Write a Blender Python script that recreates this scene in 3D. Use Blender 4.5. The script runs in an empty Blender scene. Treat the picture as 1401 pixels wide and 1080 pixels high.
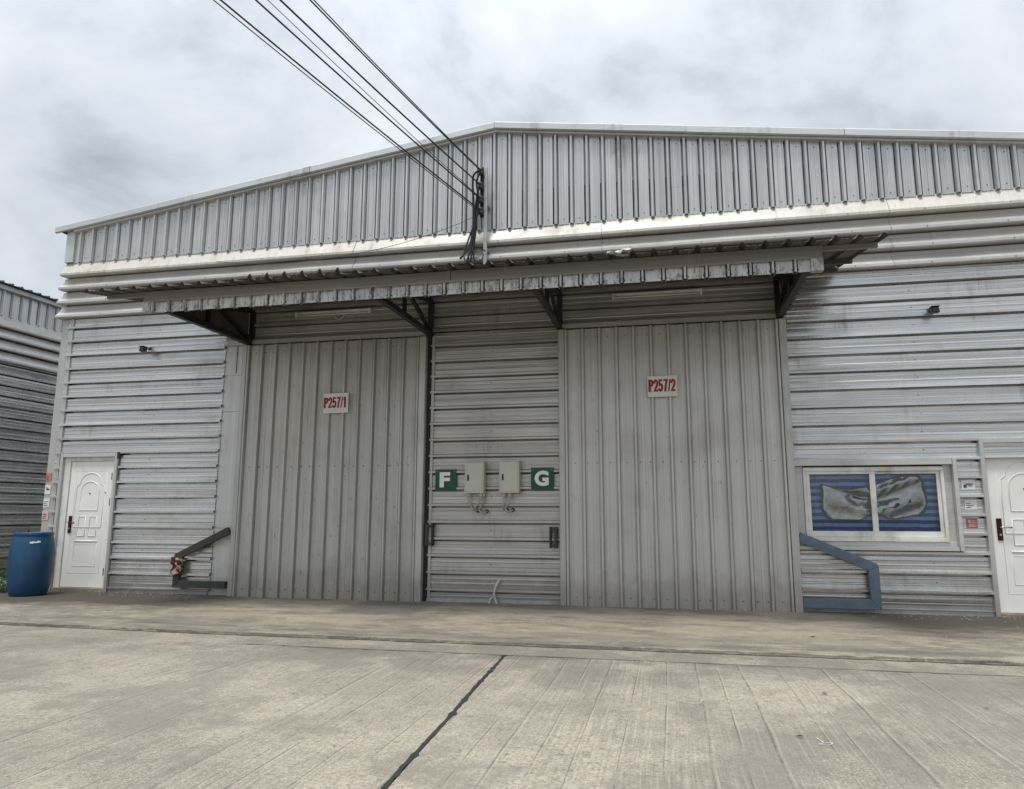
import bpy, bmesh, math, random
from mathutils import Vector, Matrix
random.seed(7)
sc = bpy.context.scene
COL = sc.collection

# ------------------------------------------------------------------ camera
cam = bpy.data.cameras.new('camera'); co = bpy.data.objects.new('camera', cam); COL.objects.link(co)
cam.sensor_width = 36.0; cam.lens = 1000.0 / 1401.0 * 36.0; cam.clip_start = 0.05; cam.clip_end = 2000
yaw, pit, rol = math.radians(-11.9433), math.radians(9.4651), math.radians(0.1405)
fw = Vector((math.sin(yaw)*math.cos(pit), math.cos(yaw)*math.cos(pit), math.sin(pit)))
rt = Vector((math.cos(yaw), -math.sin(yaw), 0)); up = rt.cross(fw)
r2 = rt*math.cos(rol) + up*math.sin(rol); u2 = up*math.cos(rol) - rt*math.sin(rol)
m = Matrix((r2, u2, -fw)).transposed().to_4x4(); m.translation = Vector((0, -10.8, 1.25))
co.matrix_world = m; sc.camera = co

# ------------------------------------------------------------------ sky, sun, exposure
SUN_EL, SUN_AZ = math.radians(70), math.radians(198)      # azimuth of the sun, clockwise from +Y
w = bpy.data.worlds.new('World'); sc.world = w; w.use_nodes = True
nt = w.node_tree; N = nt.nodes; L = nt.links; N.clear()
out = N.new('ShaderNodeOutputWorld'); bg = N.new('ShaderNodeBackground'); L.new(bg.outputs[0], out.inputs[0])
sky = N.new('ShaderNodeTexSky'); sky.sky_type = 'NISHITA'; sky.sun_disc = False
sky.sun_elevation = SUN_EL; sky.sun_rotation = SUN_AZ; sky.air_density = 1.2; sky.dust_density = 3.0
tc = N.new('ShaderNodeTexCoord'); sp = N.new('ShaderNodeSeparateXYZ'); L.new(tc.outputs['Generated'], sp.inputs[0])
def wmath(op, a, b=None, clamp=False):
    n = N.new('ShaderNodeMath'); n.operation = op; n.use_clamp = clamp
    for i, v in enumerate((a, b)):
        if v is None: continue
        if isinstance(v, (int, float)): n.inputs[i].default_value = v
        else: L.new(v, n.inputs[i])
    return n.outputs[0]
# clouds lie on a flat layer: direction / (z + c)
zz = wmath('ADD', wmath('MAXIMUM', sp.outputs[2], 0.0), 0.62)
cx = N.new('ShaderNodeCombineXYZ'); L.new(wmath('DIVIDE', sp.outputs[0], zz), cx.inputs[0]); L.new(wmath('DIVIDE', sp.outputs[1], zz), cx.inputs[1])
n1 = N.new('ShaderNodeTexNoise'); n1.inputs['Scale'].default_value = 3.1; n1.inputs['Detail'].default_value = 10; n1.inputs['Roughness'].default_value = 0.58; n1.inputs['Distortion'].default_value = 0.25
L.new(cx.outputs[0], n1.inputs['Vector'])
cr = N.new('ShaderNodeValToRGB'); e = cr.color_ramp.elements
e[0].position = 0.34; e[0].color = (0.315, 0.36, 0.40, 1); e[1].position = 0.63; e[1].color = (0.615, 0.645, 0.68, 1)
k = e.new(0.47); k.color = (0.495, 0.535, 0.58, 1)
L.new(n1.outputs[0], cr.inputs[0])
zen = wmath('ADD', wmath('MULTIPLY', wmath('POWER', wmath('MAXIMUM', sp.outputs[2], 0.0), 3.0), 2.0), 0.97)   # overcast: brighter overhead
vm = N.new('ShaderNodeVectorMath'); vm.operation = 'SCALE'; L.new(cr.outputs[0], vm.inputs[0]); L.new(zen, vm.inputs['Scale'])
sk = N.new('ShaderNodeVectorMath'); sk.operation = 'SCALE'; L.new(sky.outputs[0], sk.inputs[0]); sk.inputs['Scale'].default_value = 0.1
mx = N.new('ShaderNodeMix'); mx.data_type = 'RGBA'; mx.inputs[0].default_value = 0.93
L.new(sk.outputs[0], mx.inputs[6]); L.new(vm.outputs[0], mx.inputs[7]); L.new(mx.outputs[2], bg.inputs[0])
bg.inputs[1].default_value = 0.83
sun = bpy.data.lights.new('sun', 'SUN'); sun.energy = 1.5; sun.angle = math.radians(14); sun.color = (1.0, 0.965, 0.92)
so = bpy.data.objects.new('sun', sun); COL.objects.link(so)
sd = Vector((math.sin(SUN_AZ)*math.cos(SUN_EL), math.cos(SUN_AZ)*math.cos(SUN_EL), math.sin(SUN_EL)))
so.rotation_euler = sd.to_track_quat('Z', 'Y').to_euler(); so.location = sd*40
vs = sc.view_settings; vs.view_transform = 'Standard'; vs.look = 'None'; vs.exposure = 0.62; vs.gamma = 1.0; vs.use_curve_mapping = False

# ------------------------------------------------------------------ materials
class NT:
    def __init__(s, name):
        s.m = bpy.data.materials.new(name); s.m.use_nodes = True; s.t = s.m.node_tree
        s.b = s.t.nodes['Principled BSDF']; s.pos = s.n('ShaderNodeNewGeometry').outputs['Position']
    def n(s, t, **kw):
        x = s.t.nodes.new(t)
        for k_, v in kw.items(): setattr(x, k_, v)
        return x
    def put(s, inp, v):
        if isinstance(v, bpy.types.NodeSocket): s.t.links.new(v, inp)
        elif isinstance(v, (tuple, list)) and len(v) == 3 and inp.type == 'RGBA': inp.default_value = (*v, 1)
        else: inp.default_value = v
    def math(s, op, a, b=0.0, c=None, clamp=False):
        x = s.n('ShaderNodeMath', operation=op, use_clamp=clamp); s.put(x.inputs[0], a); s.put(x.inputs[1], b)
        if c is not None: s.put(x.inputs[2], c)
        return x.outputs[0]
    def noise(s, scale=(1, 1, 1), detail=4, rough=0.55, off=(0, 0, 0), vec=None, dist=0.0):
        mp = s.n('ShaderNodeMapping'); s.put(mp.inputs[0], vec or s.pos); mp.inputs['Scale'].default_value = scale; mp.inputs['Location'].default_value = off
        x = s.n('ShaderNodeTexNoise'); s.put(x.inputs['Vector'], mp.outputs[0]); x.inputs['Scale'].default_value = 1.0
        x.inputs['Detail'].default_value = detail; x.inputs['Roughness'].default_value = rough; x.inputs['Distortion'].default_value = dist
        return x.outputs[0]
    def ramp(s, v, a, b, lo=0.0, hi=1.0):
        x = s.n('ShaderNodeMapRange', interpolation_type='SMOOTHSTEP'); s.put(x.inputs[0], v)
        x.inputs[1].default_value = a; x.inputs[2].default_value = b; x.inputs[3].default_value = lo; x.inputs[4].default_value = hi
        return x.outputs[0]
    def mix(s, f, a, b, blend='MIX'):
        x = s.n('ShaderNodeMix', data_type='RGBA', blend_type=blend); s.put(x.inputs[0], f); s.put(x.inputs[6], a); s.put(x.inputs[7], b)
        return x.outputs[2]
    def bump(s, h, strength=0.3, dist=0.01):
        x = s.n('ShaderNodeBump'); s.put(x.inputs['Height'], h); x.inputs['Strength'].default_value = strength; x.inputs['Distance'].default_value = dist
        s.put(s.b.inputs['Normal'], x.outputs[0])
    def sep(s):
        x = s.n('ShaderNodeSeparateXYZ'); s.put(x.inputs[0], s.pos); return x.outputs
    def rnd(s): return s.n('ShaderNodeObjectInfo').outputs['Random']
    def fin(s, col=None, rough=None, metal=None, spec=None):
        if col is not None: s.put(s.b.inputs['Base Color'], col)
        if rough is not None: s.put(s.b.inputs['Roughness'], rough)
        if metal is not None: s.put(s.b.inputs['Metallic'], metal)
        if spec is not None: s.put(s.b.inputs['Specular IOR Level'], spec)
        return s.m
M = {}
def plain(name, col, rough=0.6, metal=0.0, var=0.25, scale=6.0, bump=0.0, dirt=None, dirtcol=(0.12, 0.10, 0.08)):
    t = NT(name); a = t.noise((scale,)*3, 5); c = t.mix(t.ramp(a, 0.25, 0.75), tuple(v*(1-var) for v in col), tuple(min(1, v*(1+var*0.6)) for v in col))
    if dirt:
        d = t.ramp(t.noise((2.3, 2.3, 1.1), 8, 0.7, off=(3, 5, 1)), 0.62-dirt*0.3, 0.8); c = t.mix(d, c, dirtcol)
    if bump: t.bump(t.noise((scale*9,)*3, 4), bump, 0.004)
    M[name] = t.fin(c, t.ramp(a, 0.2, 0.8, rough*0.88, min(1, rough*1.12)), metal); return M[name]
def sheet_metal(name, along, col, metal=0.6, rough=0.4, streak=0.5, dirtcol=(0.16, 0.14, 0.12), rust=0.0, spots=0.0, dirt=0.7):
    # along: 'x' or 'z', the way the rolled sheet runs (rolling streaks follow it); grime always runs down
    t = NT(name)
    fine = t.noise((0.35, 30, 95) if along == 'x' else (95, 30, 0.35), 4, 0.6)
    wide = t.noise((0.22, 2, 13) if along == 'x' else (13, 2, 0.25), 4, 0.6, off=(2, 1, 7))
    blot = t.noise((1.3, 1.3, 1.5), 6, 0.62, off=(9, 0, 2))
    run = t.noise((16, 4, 0.8), 5, 0.65, off=(1, 3, 4))
    r = t.math('MULTIPLY_ADD', t.rnd(), 0.13, 0.935)
    c = t.mix(t.ramp(fine, 0.3, 0.72), tuple(v*(1-0.34*streak) for v in col), tuple(min(1, v*1.08) for v in col))
    c = t.mix(t.ramp(wide, 0.36, 0.66, 0, 0.6*streak), c, tuple(v*0.60 for v in col))
    c = t.mix(t.math('MULTIPLY', t.ramp(blot, 0.5, 0.78), t.ramp(run, 0.40, 0.66, 0.04, dirt)), c, dirtcol)
    if rust:
        rr = t.noise((7, 3, 0.55), 7, 0.7, off=(6, 2, 8)); c = t.mix(t.ramp(rr, 0.66-0.12*rust, 0.82, 0, 0.75), c, (0.17, 0.105, 0.065))
    if spots:
        s1 = t.noise((26, 26, 9), 5, 0.75, off=(4, 4, 4)); c = t.mix(t.ramp(s1, 0.66-0.12*spots, 0.74-0.06*spots, 0, 0.7), c, (0.05, 0.045, 0.04))
    sp_ = t.ramp(t.math('MULTIPLY_ADD', t.noise((5, 2, 3.5), 7, 0.75, off=(8, 1, 3)), -1.1, t.sep()[2]), -0.42, 0.05, 1, 0)      # rain-splash dirt on the foot of the sheets
    c = t.mix(t.math('MULTIPLY', sp_, 0.38), c, (0.20, 0.165, 0.12))
    v = t.n('ShaderNodeVectorMath', operation='SCALE'); t.put(v.inputs[0], c); t.put(v.inputs['Scale'], r)
    dent = t.noise((0.9, 1, 5) if along == 'x' else (5, 1, 0.9), 3, 0.5, off=(5, 5, 5))
    t.bump(dent, 0.4, 0.014)
    M[name] = t.fin(v.outputs[0], t.ramp(blot, 0.3, 0.8, rough*0.85, min(1, rough*1.45)), t.ramp(blot, 0.35, 0.8, metal, metal*0.5)); return M[name]
sheet_metal('wall_metal', 'x', (0.68, 0.68, 0.675), 0.82, 0.26, 0.85, dirt=0.8)
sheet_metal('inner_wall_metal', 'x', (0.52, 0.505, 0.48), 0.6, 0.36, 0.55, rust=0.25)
sheet_metal('gable_metal', 'z', (0.65, 0.652, 0.652), 0.62, 0.32, 0.9, rust=0.2)
sheet_metal('door_metal', 'z', (0.57, 0.56, 0.535), 0.45, 0.40, 0.4, rust=0.15, spots=0.25, dirt=0.3)
sheet_metal('scuffed_door_metal', 'z', (0.52, 0.51, 0.48), 0.4, 0.44, 0.5, rust=0.45, spots=0.5, dirt=0.45)
sheet_metal('band_metal', 'x', (0.58, 0.57, 0.55), 0.40, 0.40, 0.4, spots=0.2)
sheet_metal('stained_band_metal', 'z', (0.58, 0.56, 0.51), 0.2, 0.5, 0.3, dirtcol=(0.22, 0.18, 0.12), rust=1.0)
sheet_metal('trim_metal', 'x', (0.54, 0.535, 0.52), 0.4, 0.42, 0.3)
sheet_metal('cap_metal', 'x', (0.60, 0.62, 0.62), 0.35, 0.45, 0.3)
sheet_metal('upright_trim', 'z', (0.51, 0.505, 0.49), 0.42, 0.42, 0.4, rust=0.15)
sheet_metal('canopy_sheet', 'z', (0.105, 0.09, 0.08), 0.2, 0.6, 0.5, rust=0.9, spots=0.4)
sheet_metal('fascia_metal', 'z', (0.60, 0.605, 0.61), 0.35, 0.45, 0.5, spots=1.7)
sheet_metal('fascia_flashing', 'x', (0.27, 0.255, 0.24), 0.3, 0.5, 0.3)
sheet_metal('flashing_plate', 'z', (0.60, 0.60, 0.59), 0.4, 0.4, 0.2)
plain('black_steel', (0.022, 0.022, 0.022), 0.55, 0.2, 0.3, 8, 0.1, dirt=0.2, dirtcol=(0.06, 0.045, 0.035))
plain('guard_dark', (0.045, 0.047, 0.043), 0.5, 0.1, 0.25, 7, 0.1, dirt=0.3, dirtcol=(0.11, 0.1, 0.085))
plain('guard_blue', (0.105, 0.15, 0.195), 0.45, 0.05, 0.2, 9, 0.2, dirt=0.5, dirtcol=(0.2, 0.2, 0.19))
plain('door_white', (0.80, 0.79, 0.755), 0.38, 0, 0.05, 3, 0.05, dirt=0.3, dirtcol=(0.52, 0.49, 0.43))
plain('frame_white', (0.72, 0.71, 0.67), 0.42, 0, 0.1, 7, 0.1, dirt=0.55, dirtcol=(0.30, 0.27, 0.21))
plain('bronze', (0.045, 0.018, 0.015), 0.32, 0.75, 0.2)
plain('hinge_dark', (0.03, 0.03, 0.03), 0.5, 0.5)
plain('chrome', (0.5, 0.5, 0.5), 0.25, 1.0, 0.1)
plain('screw', (0.045, 0.042, 0.04), 0.55, 0.3)
plain('box_grey', (0.53, 0.53, 0.48), 0.5, 0.05, 0.06, 5, 0.05, dirt=0.15, dirtcol=(0.25, 0.23, 0.2))
plain('conduit', (0.40, 0.38, 0.34), 0.6, 0, 0.2, 12, 0.1, dirt=0.4)
plain('conduit_white', (0.62, 0.6, 0.56), 0.55, 0, 0.15, 12, dirt=0.3)
plain('sign_green', (0.004, 0.062, 0.028), 0.42, 0, 0.15, 5)
plain('sign_white', (0.78, 0.8, 0.78), 0.5, 0, 0.06, 9)
plain('plate_white', (0.70, 0.69, 0.675), 0.5, 0, 0.08, 6, dirt=0.2, dirtcol=(0.45, 0.4, 0.38))
plain('plate_red', (0.27, 0.006, 0.016), 0.5, 0, 0.25, 14)
plain('cable_black', (0.015, 0.015, 0.016), 0.5, 0, 0.3)
plain('cable_grey', (0.06, 0.063, 0.068), 0.5, 0, 0.3)
plain('insulator_brown', (0.035, 0.024, 0.02), 0.3, 0, 0.3)
plain('galvanised', (0.42, 0.43, 0.42), 0.5, 0.45, 0.2, 10, dirt=0.3)
plain('lamp_white', (0.82, 0.80, 0.76), 0.45, 0, 0.1, 8, dirt=0.3)
plain('tube_glass', (0.62, 0.61, 0.58), 0.25, 0, 0.05)
plain('fixture_black', (0.03, 0.03, 0.03), 0.4, 0.1)
plain('lens_dark', (0.02, 0.025, 0.03), 0.1, 0)
plain('tar', (0.022, 0.023, 0.023), 0.75, 0, 0.4, 20, 0.3)
plain('chalk', (0.62, 0.61, 0.58), 0.9, 0, 0.15, 30)
plain('dead_leaf', (0.06, 0.035, 0.02), 0.8, 0, 0.4, 30)
plain('stone', (0.3, 0.28, 0.25), 0.9, 0, 0.3, 30)
plain('paper_white', (0.72, 0.71, 0.72), 0.6, 0, 0.1, 20)
plain('paper_pink', (0.66, 0.45, 0.45), 0.6, 0, 0.15, 20)
plain('paper_red', (0.5, 0.12, 0.14), 0.6, 0, 0.2, 20)
plain('paper_orange', (0.45, 0.2, 0.15), 0.6, 0, 0.2, 20)
plain('print_dark', (0.06, 0.06, 0.065), 0.7)
plain('earth', (0.12, 0.10, 0.075), 0.95, 0, 0.4, 3, 0.4)
plain('roof_dark', (0.055, 0.07, 0.085), 0.45, 0.2, 0.2, 4)
plain('interior', (0.09, 0.085, 0.08), 0.9)

def mat_barrel():
    t = NT('barrel_blue'); a = t.noise((5, 5, 3), 6); s1 = t.noise((14, 14, 2.0), 6, 0.7, off=(3, 3, 3))
    c = t.mix(t.ramp(a, 0.3, 0.7), (0.003, 0.042, 0.105), (0.004, 0.06, 0.145)); c = t.mix(t.ramp(s1, 0.55, 0.75, 0, 0.5), c, (0.04, 0.095, 0.15))
    t.bump(t.noise((40, 40, 40), 3), 0.1, 0.003); M['barrel_blue'] = t.fin(c, t.ramp(a, 0.3, 0.7, 0.35, 0.5)); 
mat_barrel()
def mat_curtain():
    t = NT('curtain_stripe'); z = t.sep()[2]; wob = t.noise((5, 5, 3), 2)
    ph = t.math('MULTIPLY_ADD', z, 1/0.0925, t.math('MULTIPLY', wob, 0.25)); fr = t.math('FRACT', ph)
    st = t.ramp(t.math('ABSOLUTE', t.math('SUBTRACT', fr, 0.5)), 0.21, 0.27)
    c = t.mix(st, (0.21, 0.34, 0.62), (0.006, 0.052, 0.26)); c = t.mix(t.ramp(t.noise((60, 60, 60), 2), 0.45, 0.8, 0, 0.3), c, (0.22, 0.26, 0.38))
    M['curtain_stripe'] = t.fin(c, 0.7)
mat_curtain()
def mat_shade():
    t = NT('silver_foil'); a = t.noise((9, 9, 9), 6, 0.6); b = t.noise((45, 45, 45), 3)
    c = t.mix(t.ramp(a, 0.3, 0.75), (0.50, 0.51, 0.50), (0.70, 0.70, 0.69)); t.bump(t.math('ADD', a, t.math('MULTIPLY', b, 0.2)), 0.3, 0.02)
    M['silver_foil'] = t.fin(c, 0.17, 0.9)
mat_shade()
def mat_glass():
    t = NT('window_glass'); tr = t.n('ShaderNodeBsdfTransparent'); gl = t.n('ShaderNodeBsdfGlossy'); gl.inputs['Roughness'].default_value = 0.03
    tr.inputs[0].default_value = (0.975, 0.985, 0.985, 1)
    fr = t.n('ShaderNodeFresnel'); fr.inputs[0].default_value = 1.45; mx_ = t.n('ShaderNodeMixShader')
    f = t.math('MULTIPLY_ADD', fr.outputs[0], 1.0, 0.01); t.put(mx_.inputs[0], f)
    t.t.links.new(tr.outputs[0], mx_.inputs[1]); t.t.links.new(gl.outputs[0], mx_.inputs[2])
    t.t.links.new(mx_.outputs[0], t.t.nodes['Material Output'].inputs[0]); M['window_glass'] = t.m
mat_glass()
def mat_cloth():
    t = NT('patterned_cloth'); v = t.n('ShaderNodeTexVoronoi'); v.inputs['Scale'].default_value = 22; t.put(v.inputs['Vector'], t.pos)
    s_ = t.n('ShaderNodeSeparateColor'); t.put(s_.inputs[0], v.outputs['Color'])
    c = t.mix(t.ramp(s_.outputs[0], 0.42, 0.46), (0.50, 0.42, 0.35), (0.11, 0.008, 0.014)); c = t.mix(t.ramp(s_.outputs[1], 0.72, 0.75), c, (0.02, 0.02, 0.025))
    M['patterned_cloth'] = t.fin(c, 0.8)
mat_cloth()
def mat_leaf(name, a, b):
    t = NT(name); c = t.mix(t.rnd(), a, b); c = t.mix(t.ramp(t.noise((6, 6, 6), 3), 0.35, 0.7), c, tuple(v*0.6 for v in a))
    M[name] = t.fin(c, 0.5); t.b.inputs['Subsurface Weight'].default_value = 0.0
mat_leaf('weed_leaf', (0.055, 0.11, 0.022), (0.10, 0.17, 0.04)); mat_leaf('weed_leaf_pale', (0.13, 0.19, 0.07), (0.16, 0.22, 0.08))
def concrete(name, base, grooves, apron=False):
    t = NT(name); X, Y, Z = t.sep()
    big = t.noise((0.55, 0.8, 1), 8, 0.66); med = t.noise((2.6, 2.2, 1), 9, 0.74, off=(4, 2, 0)); grit = t.noise((38, 38, 38), 5, 0.75); peb = t.noise((95, 95, 60), 2, 0.6); pit = t.noise((16, 16, 16), 6, 0.8, off=(2, 2, 2))
    c = t.mix(t.ramp(big, 0.40, 0.60), tuple(v*0.74 for v in base), tuple(v*1.08 for v in base))
    c = t.mix(t.ramp(med, 0.48, 0.58, 0, 0.5), c, tuple(v*0.56 for v in base))
    c = t.mix(t.ramp(grit, 0.43, 0.58, 0, 0.62), c, tuple(v*0.50 for v in base))
    c = t.mix(t.ramp(peb, 0.5, 0.64, 0, 0.5), c, tuple(min(1, v*1.45) for v in base))
    c = t.mix(t.ramp(pit, 0.565, 0.61, 0, 0.6), c, tuple(v*0.32 for v in base))
    stn = t.noise((0.75, 0.6, 1), 8, 0.7, off=(11, 4, 0)); c = t.mix(t.ramp(stn, 0.48, 0.57, 0, 0.55), c, tuple(v*0.50 for v in base))
    h = t.math('MULTIPLY', grit, 0.25)
    if grooves:
        wv = t.n('ShaderNodeVectorMath', operation='ADD'); t.put(wv.inputs[0], t.pos)
        wob = t.n('ShaderNodeCombineXYZ'); t.put(wob.inputs[0], t.math('MULTIPLY_ADD', t.noise((0.3, 0.5, 1), 2), 0.05, -0.025)); t.put(wv.inputs[1], wob.outputs[0])
        sx = t.n('ShaderNodeSeparateXYZ'); t.put(sx.inputs[0], wv.outputs[0]); X2 = sx.outputs[0]
        fine = t.noise((62, 0.9, 1), 3, 0.65, vec=wv.outputs[0]); fine2 = t.noise((24, 0.12, 1), 3, 0.6, vec=wv.outputs[0], off=(7, 0, 0))
        wear = t.ramp(t.noise((0.5, 0.4, 1), 4, off=(8, 8, 0)), 0.35, 0.62, 0.25, 1)
        cell = t.math('FRACT', t.math('ADD', t.math('DIVIDE', X2, 0.215), t.math('MULTIPLY', t.noise((3.2, 0.0, 0), 1, off=(0, 4, 0)), 1.6)))
        brk = t.ramp(t.noise((6, 1.1, 1), 5, 0.7, off=(1, 6, 0)), 0.36, 0.62, 0.05, 1)
        dl = t.math('ABSOLUTE', t.math('SUBTRACT', cell, 0.5)); hl = t.math('MULTIPLY', t.ramp(dl, 0.0, 0.026, 1, 0), brk); hi = t.math('MULTIPLY', t.ramp(t.math('ABSOLUTE', t.math('SUBTRACT', cell, 0.56)), 0.0, 0.03, 1, 0), brk)
        lf = t.math('MULTIPLY', t.ramp(fine, 0.34, 0.52, 1, 0), wear)
        c = t.mix(t.math('MULTIPLY', lf, 0.30), c, tuple(v*0.45 for v in base)); c = t.mix(t.math('MULTIPLY', t.math('MULTIPLY', t.ramp(fine2, 0.33, 0.5, 1, 0), brk), 0.14), c, tuple(v*0.45 for v in base))
        c = t.mix(t.math('MULTIPLY', t.math('MULTIPLY', t.ramp(fine, 0.55, 0.7), wear), 0.30), c, tuple(min(1, v*1.45) for v in base))
        c = t.mix(t.math('MULTIPLY', hi, 0.30), c, tuple(min(1, v*1.5) for v in base)); c = t.mix(t.math('MULTIPLY', hl, 0.72), c, tuple(v*0.25 for v in base))
        h = t.math('SUBTRACT', t.math('SUBTRACT', h, t.math('MULTIPLY', hl, 0.9)), t.math('MULTIPLY', lf, 0.4))
        # dirt washed to the gutter edge
        d = t.math('MULTIPLY', t.ramp(Y, -4.9, -4.0), t.ramp(t.noise((1.1, 2.5, 1), 6, 0.7, off=(5, 1, 0)), 0.38, 0.68)); c = t.mix(t.math('MULTIPLY', d, 0.7), c, (0.10, 0.088, 0.072))
    if apron:
        mot = t.noise((1.4, 3.2, 1), 10, 0.82, off=(6, 6, 0)); c = t.mix(t.ramp(mot, 0.49, 0.55, 0, 0.7), c, tuple(v*0.42 for v in base)); lt = t.noise((4, 9, 1), 8, 0.8, off=(1, 8, 0)); c = t.mix(t.ramp(lt, 0.545, 0.60, 0, 0.45), c, tuple(min(1, v*1.5) for v in base))
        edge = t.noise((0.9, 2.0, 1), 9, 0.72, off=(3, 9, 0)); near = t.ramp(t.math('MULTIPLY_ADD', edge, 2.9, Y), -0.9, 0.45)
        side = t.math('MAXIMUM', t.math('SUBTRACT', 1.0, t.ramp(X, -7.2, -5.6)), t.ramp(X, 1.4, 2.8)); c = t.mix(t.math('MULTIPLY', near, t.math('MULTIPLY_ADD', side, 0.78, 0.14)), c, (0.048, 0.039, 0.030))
        sand = t.math('MULTIPLY', t.ramp(t.noise((0.9, 2.2, 1), 5, off=(1, 2, 0)), 0.4, 0.6), t.math('SUBTRACT', 1.0, side)); c = t.mix(t.math('MULTIPLY', sand, 0.5), c, (0.40, 0.345, 0.26))
        lo = t.math('MULTIPLY', t.ramp(Y, -2.1, -3.1), t.ramp(t.noise((0.8, 3.5, 1), 7, 0.7, off=(2, 7, 0)), 0.36, 0.62)); c = t.mix(t.math('MULTIPLY', lo, 0.7), c, (0.105, 0.095, 0.08))
        # darker grey patch with a ragged edge in front of the first door
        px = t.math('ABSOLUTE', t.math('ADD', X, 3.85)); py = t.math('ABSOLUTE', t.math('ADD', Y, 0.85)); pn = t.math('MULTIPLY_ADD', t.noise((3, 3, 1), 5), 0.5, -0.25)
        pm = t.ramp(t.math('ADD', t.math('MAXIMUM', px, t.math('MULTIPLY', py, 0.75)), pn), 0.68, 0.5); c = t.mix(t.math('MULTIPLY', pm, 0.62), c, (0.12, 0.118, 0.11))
    t.bump(h, 0.55, 0.012)
    M[name] = t.fin(c, 0.88, 0)
concrete('yard_concrete', (0.375, 0.332, 0.265), True)
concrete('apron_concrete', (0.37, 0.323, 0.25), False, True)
concrete('gutter_concrete', (0.34, 0.298, 0.235), False)

# ------------------------------------------------------------------ mesh helpers (all coordinates in metres, world space)
def tag(o, label=None, cat=None, group=None, kind=None):
    for k_, v in (('label', label), ('category', cat), ('group', group), ('kind', kind)):
        if v: o[k_] = v
    return o
def thing(name, loc, label, cat, group=None):
    o = bpy.data.objects.new(name, None); COL.objects.link(o); o.location = loc; o.empty_display_size = 0.2
    return tag(o, label, cat, group)
def root_loc(p):
    while p.parent: p = p.parent
    return p.location if p.type == 'EMPTY' or p.location.length > 0 else Vector((0, 0, 0))
def mesh(name, v, f, mat, parent=None, smooth=False, bevel=0.0, loc=None):
    off = root_loc(parent) if parent else Vector(loc or (0, 0, 0))
    me = bpy.data.meshes.new(name); me.from_pydata([tuple(Vector(p)-off) for p in v], [], f); me.update()
    bm = bmesh.new(); bm.from_mesh(me); bmesh.ops.recalc_face_normals(bm, faces=bm.faces)
    if bevel: bmesh.ops.bevel(bm, geom=[e_ for e_ in bm.edges if len(e_.link_faces) == 2 and e_.calc_face_angle(0) > 0.5], offset=bevel, segments=1, affect='EDGES', profile=0.7)
    bm.to_mesh(me); bm.free()
    if smooth: me.shade_smooth()
    me.materials.append(M[mat]); o = bpy.data.objects.new(name, me); COL.objects.link(o)
    if parent: o.parent = parent
    else: o.location = off
    return o
class MB:
    def __init__(s): s.v = []; s.f = []
    def add(s, v, f): n = len(s.v); s.v += [tuple(p) for p in v]; s.f += [tuple(n+i for i in q) for q in f]; return s
    def box(s, x0, x1, y0, y1, z0, z1):
        return s.add([(x0,y0,z0),(x1,y0,z0),(x1,y1,z0),(x0,y1,z0),(x0,y0,z1),(x1,y0,z1),(x1,y1,z1),(x0,y1,z1)], [(0,3,2,1),(4,5,6,7),(0,1,5,4),(1,2,6,5),(2,3,7,6),(3,0,4,7)])
    def bar(s, a, b, wdt, hgt, upv=(0, 0, 1)):
        a, b = Vector(a), Vector(b); d = (b-a).normalized(); u = Vector(upv); sdv = d.cross(u)
        if sdv.length < 1e-4: sdv = d.cross(Vector((1, 0, 0)))
        sdv.normalize(); u = sdv.cross(d).normalized(); vs_ = []
        for p in (a, b):
            for q in ((-1,-1),(1,-1),(1,1),(-1,1)): vs_.append(p + sdv*q[0]*wdt/2 + u*q[1]*hgt/2)
        return s.add(vs_, [(0,1,2,3),(7,6,5,4),(0,4,5,1),(1,5,6,2),(2,6,7,3),(3,7,4,0)])
    def tube(s, pts, r, seg=8, closed=False):
        pts = [Vector(p) for p in pts]; n = len(pts); rings = []; prev = None
        for i, p in enumerate(pts):
            d = (pts[(i+1) % n]-pts[i-1]) if closed else (pts[min(i+1, n-1)]-pts[max(i-1, 0)])
            d.normalize()
            if prev is None:
                prev = d.cross(Vector((0, 0, 1)))
                if prev.length < 1e-3: prev = d.cross(Vector((0, 1, 0)))
            prev = (prev - d*prev.dot(d)).normalized(); q = d.cross(prev); rr = r[i] if isinstance(r, (list, tuple)) else r
            rings.append([p + (prev*math.cos(2*math.pi*j/seg) + q*math.sin(2*math.pi*j/seg))*rr for j in range(seg)])
        vs_ = [v for rg in rings for v in rg]; fs = []
        for i in range(n if closed else n-1):
            for j in range(seg): a, b = i*seg, ((i+1) % n)*seg; fs.append((a+j, a+(j+1) % seg, b+(j+1) % seg, b+j))
        if not closed: fs += [tuple(range(seg))[::-1], tuple((n-1)*seg+j for j in range(seg))]
        return s.add(vs_, fs)
    def lathe(s, prof, c, seg=40):
        vs_ = []; fs = []
        for r, z in prof:
            for j in range(seg): a = 2*math.pi*j/seg; vs_.append((c[0]+r*math.cos(a), c[1]+r*math.sin(a), c[2]+z))
        for i in range(len(prof)-1):
            for j in range(seg): fs.append((i*seg+j, i*seg+(j+1) % seg, (i+1)*seg+(j+1) % seg, (i+1)*seg+j))
        fs += [tuple(range(seg))[::-1], tuple((len(prof)-1)*seg+j for j in range(seg))]
        return s.add(vs_, fs)
    def prism(s, poly, y0, y1):     # polygon of (x, z), extruded along y
        n = len(poly); vs_ = [(p[0], y0, p[1]) for p in poly] + [(p[0], y1, p[1]) for p in poly]
        return s.add(vs_, [tuple(range(n)), tuple(range(2*n-1, n-1, -1))] + [(i, n+i, n+(i+1) % n, (i+1) % n) for i in range(n)])
    def out(s, name, mat, parent=None, smooth=False, bevel=0.0, loc=None): return mesh(name, s.v, s.f, mat, parent, smooth, bevel, loc)

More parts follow.
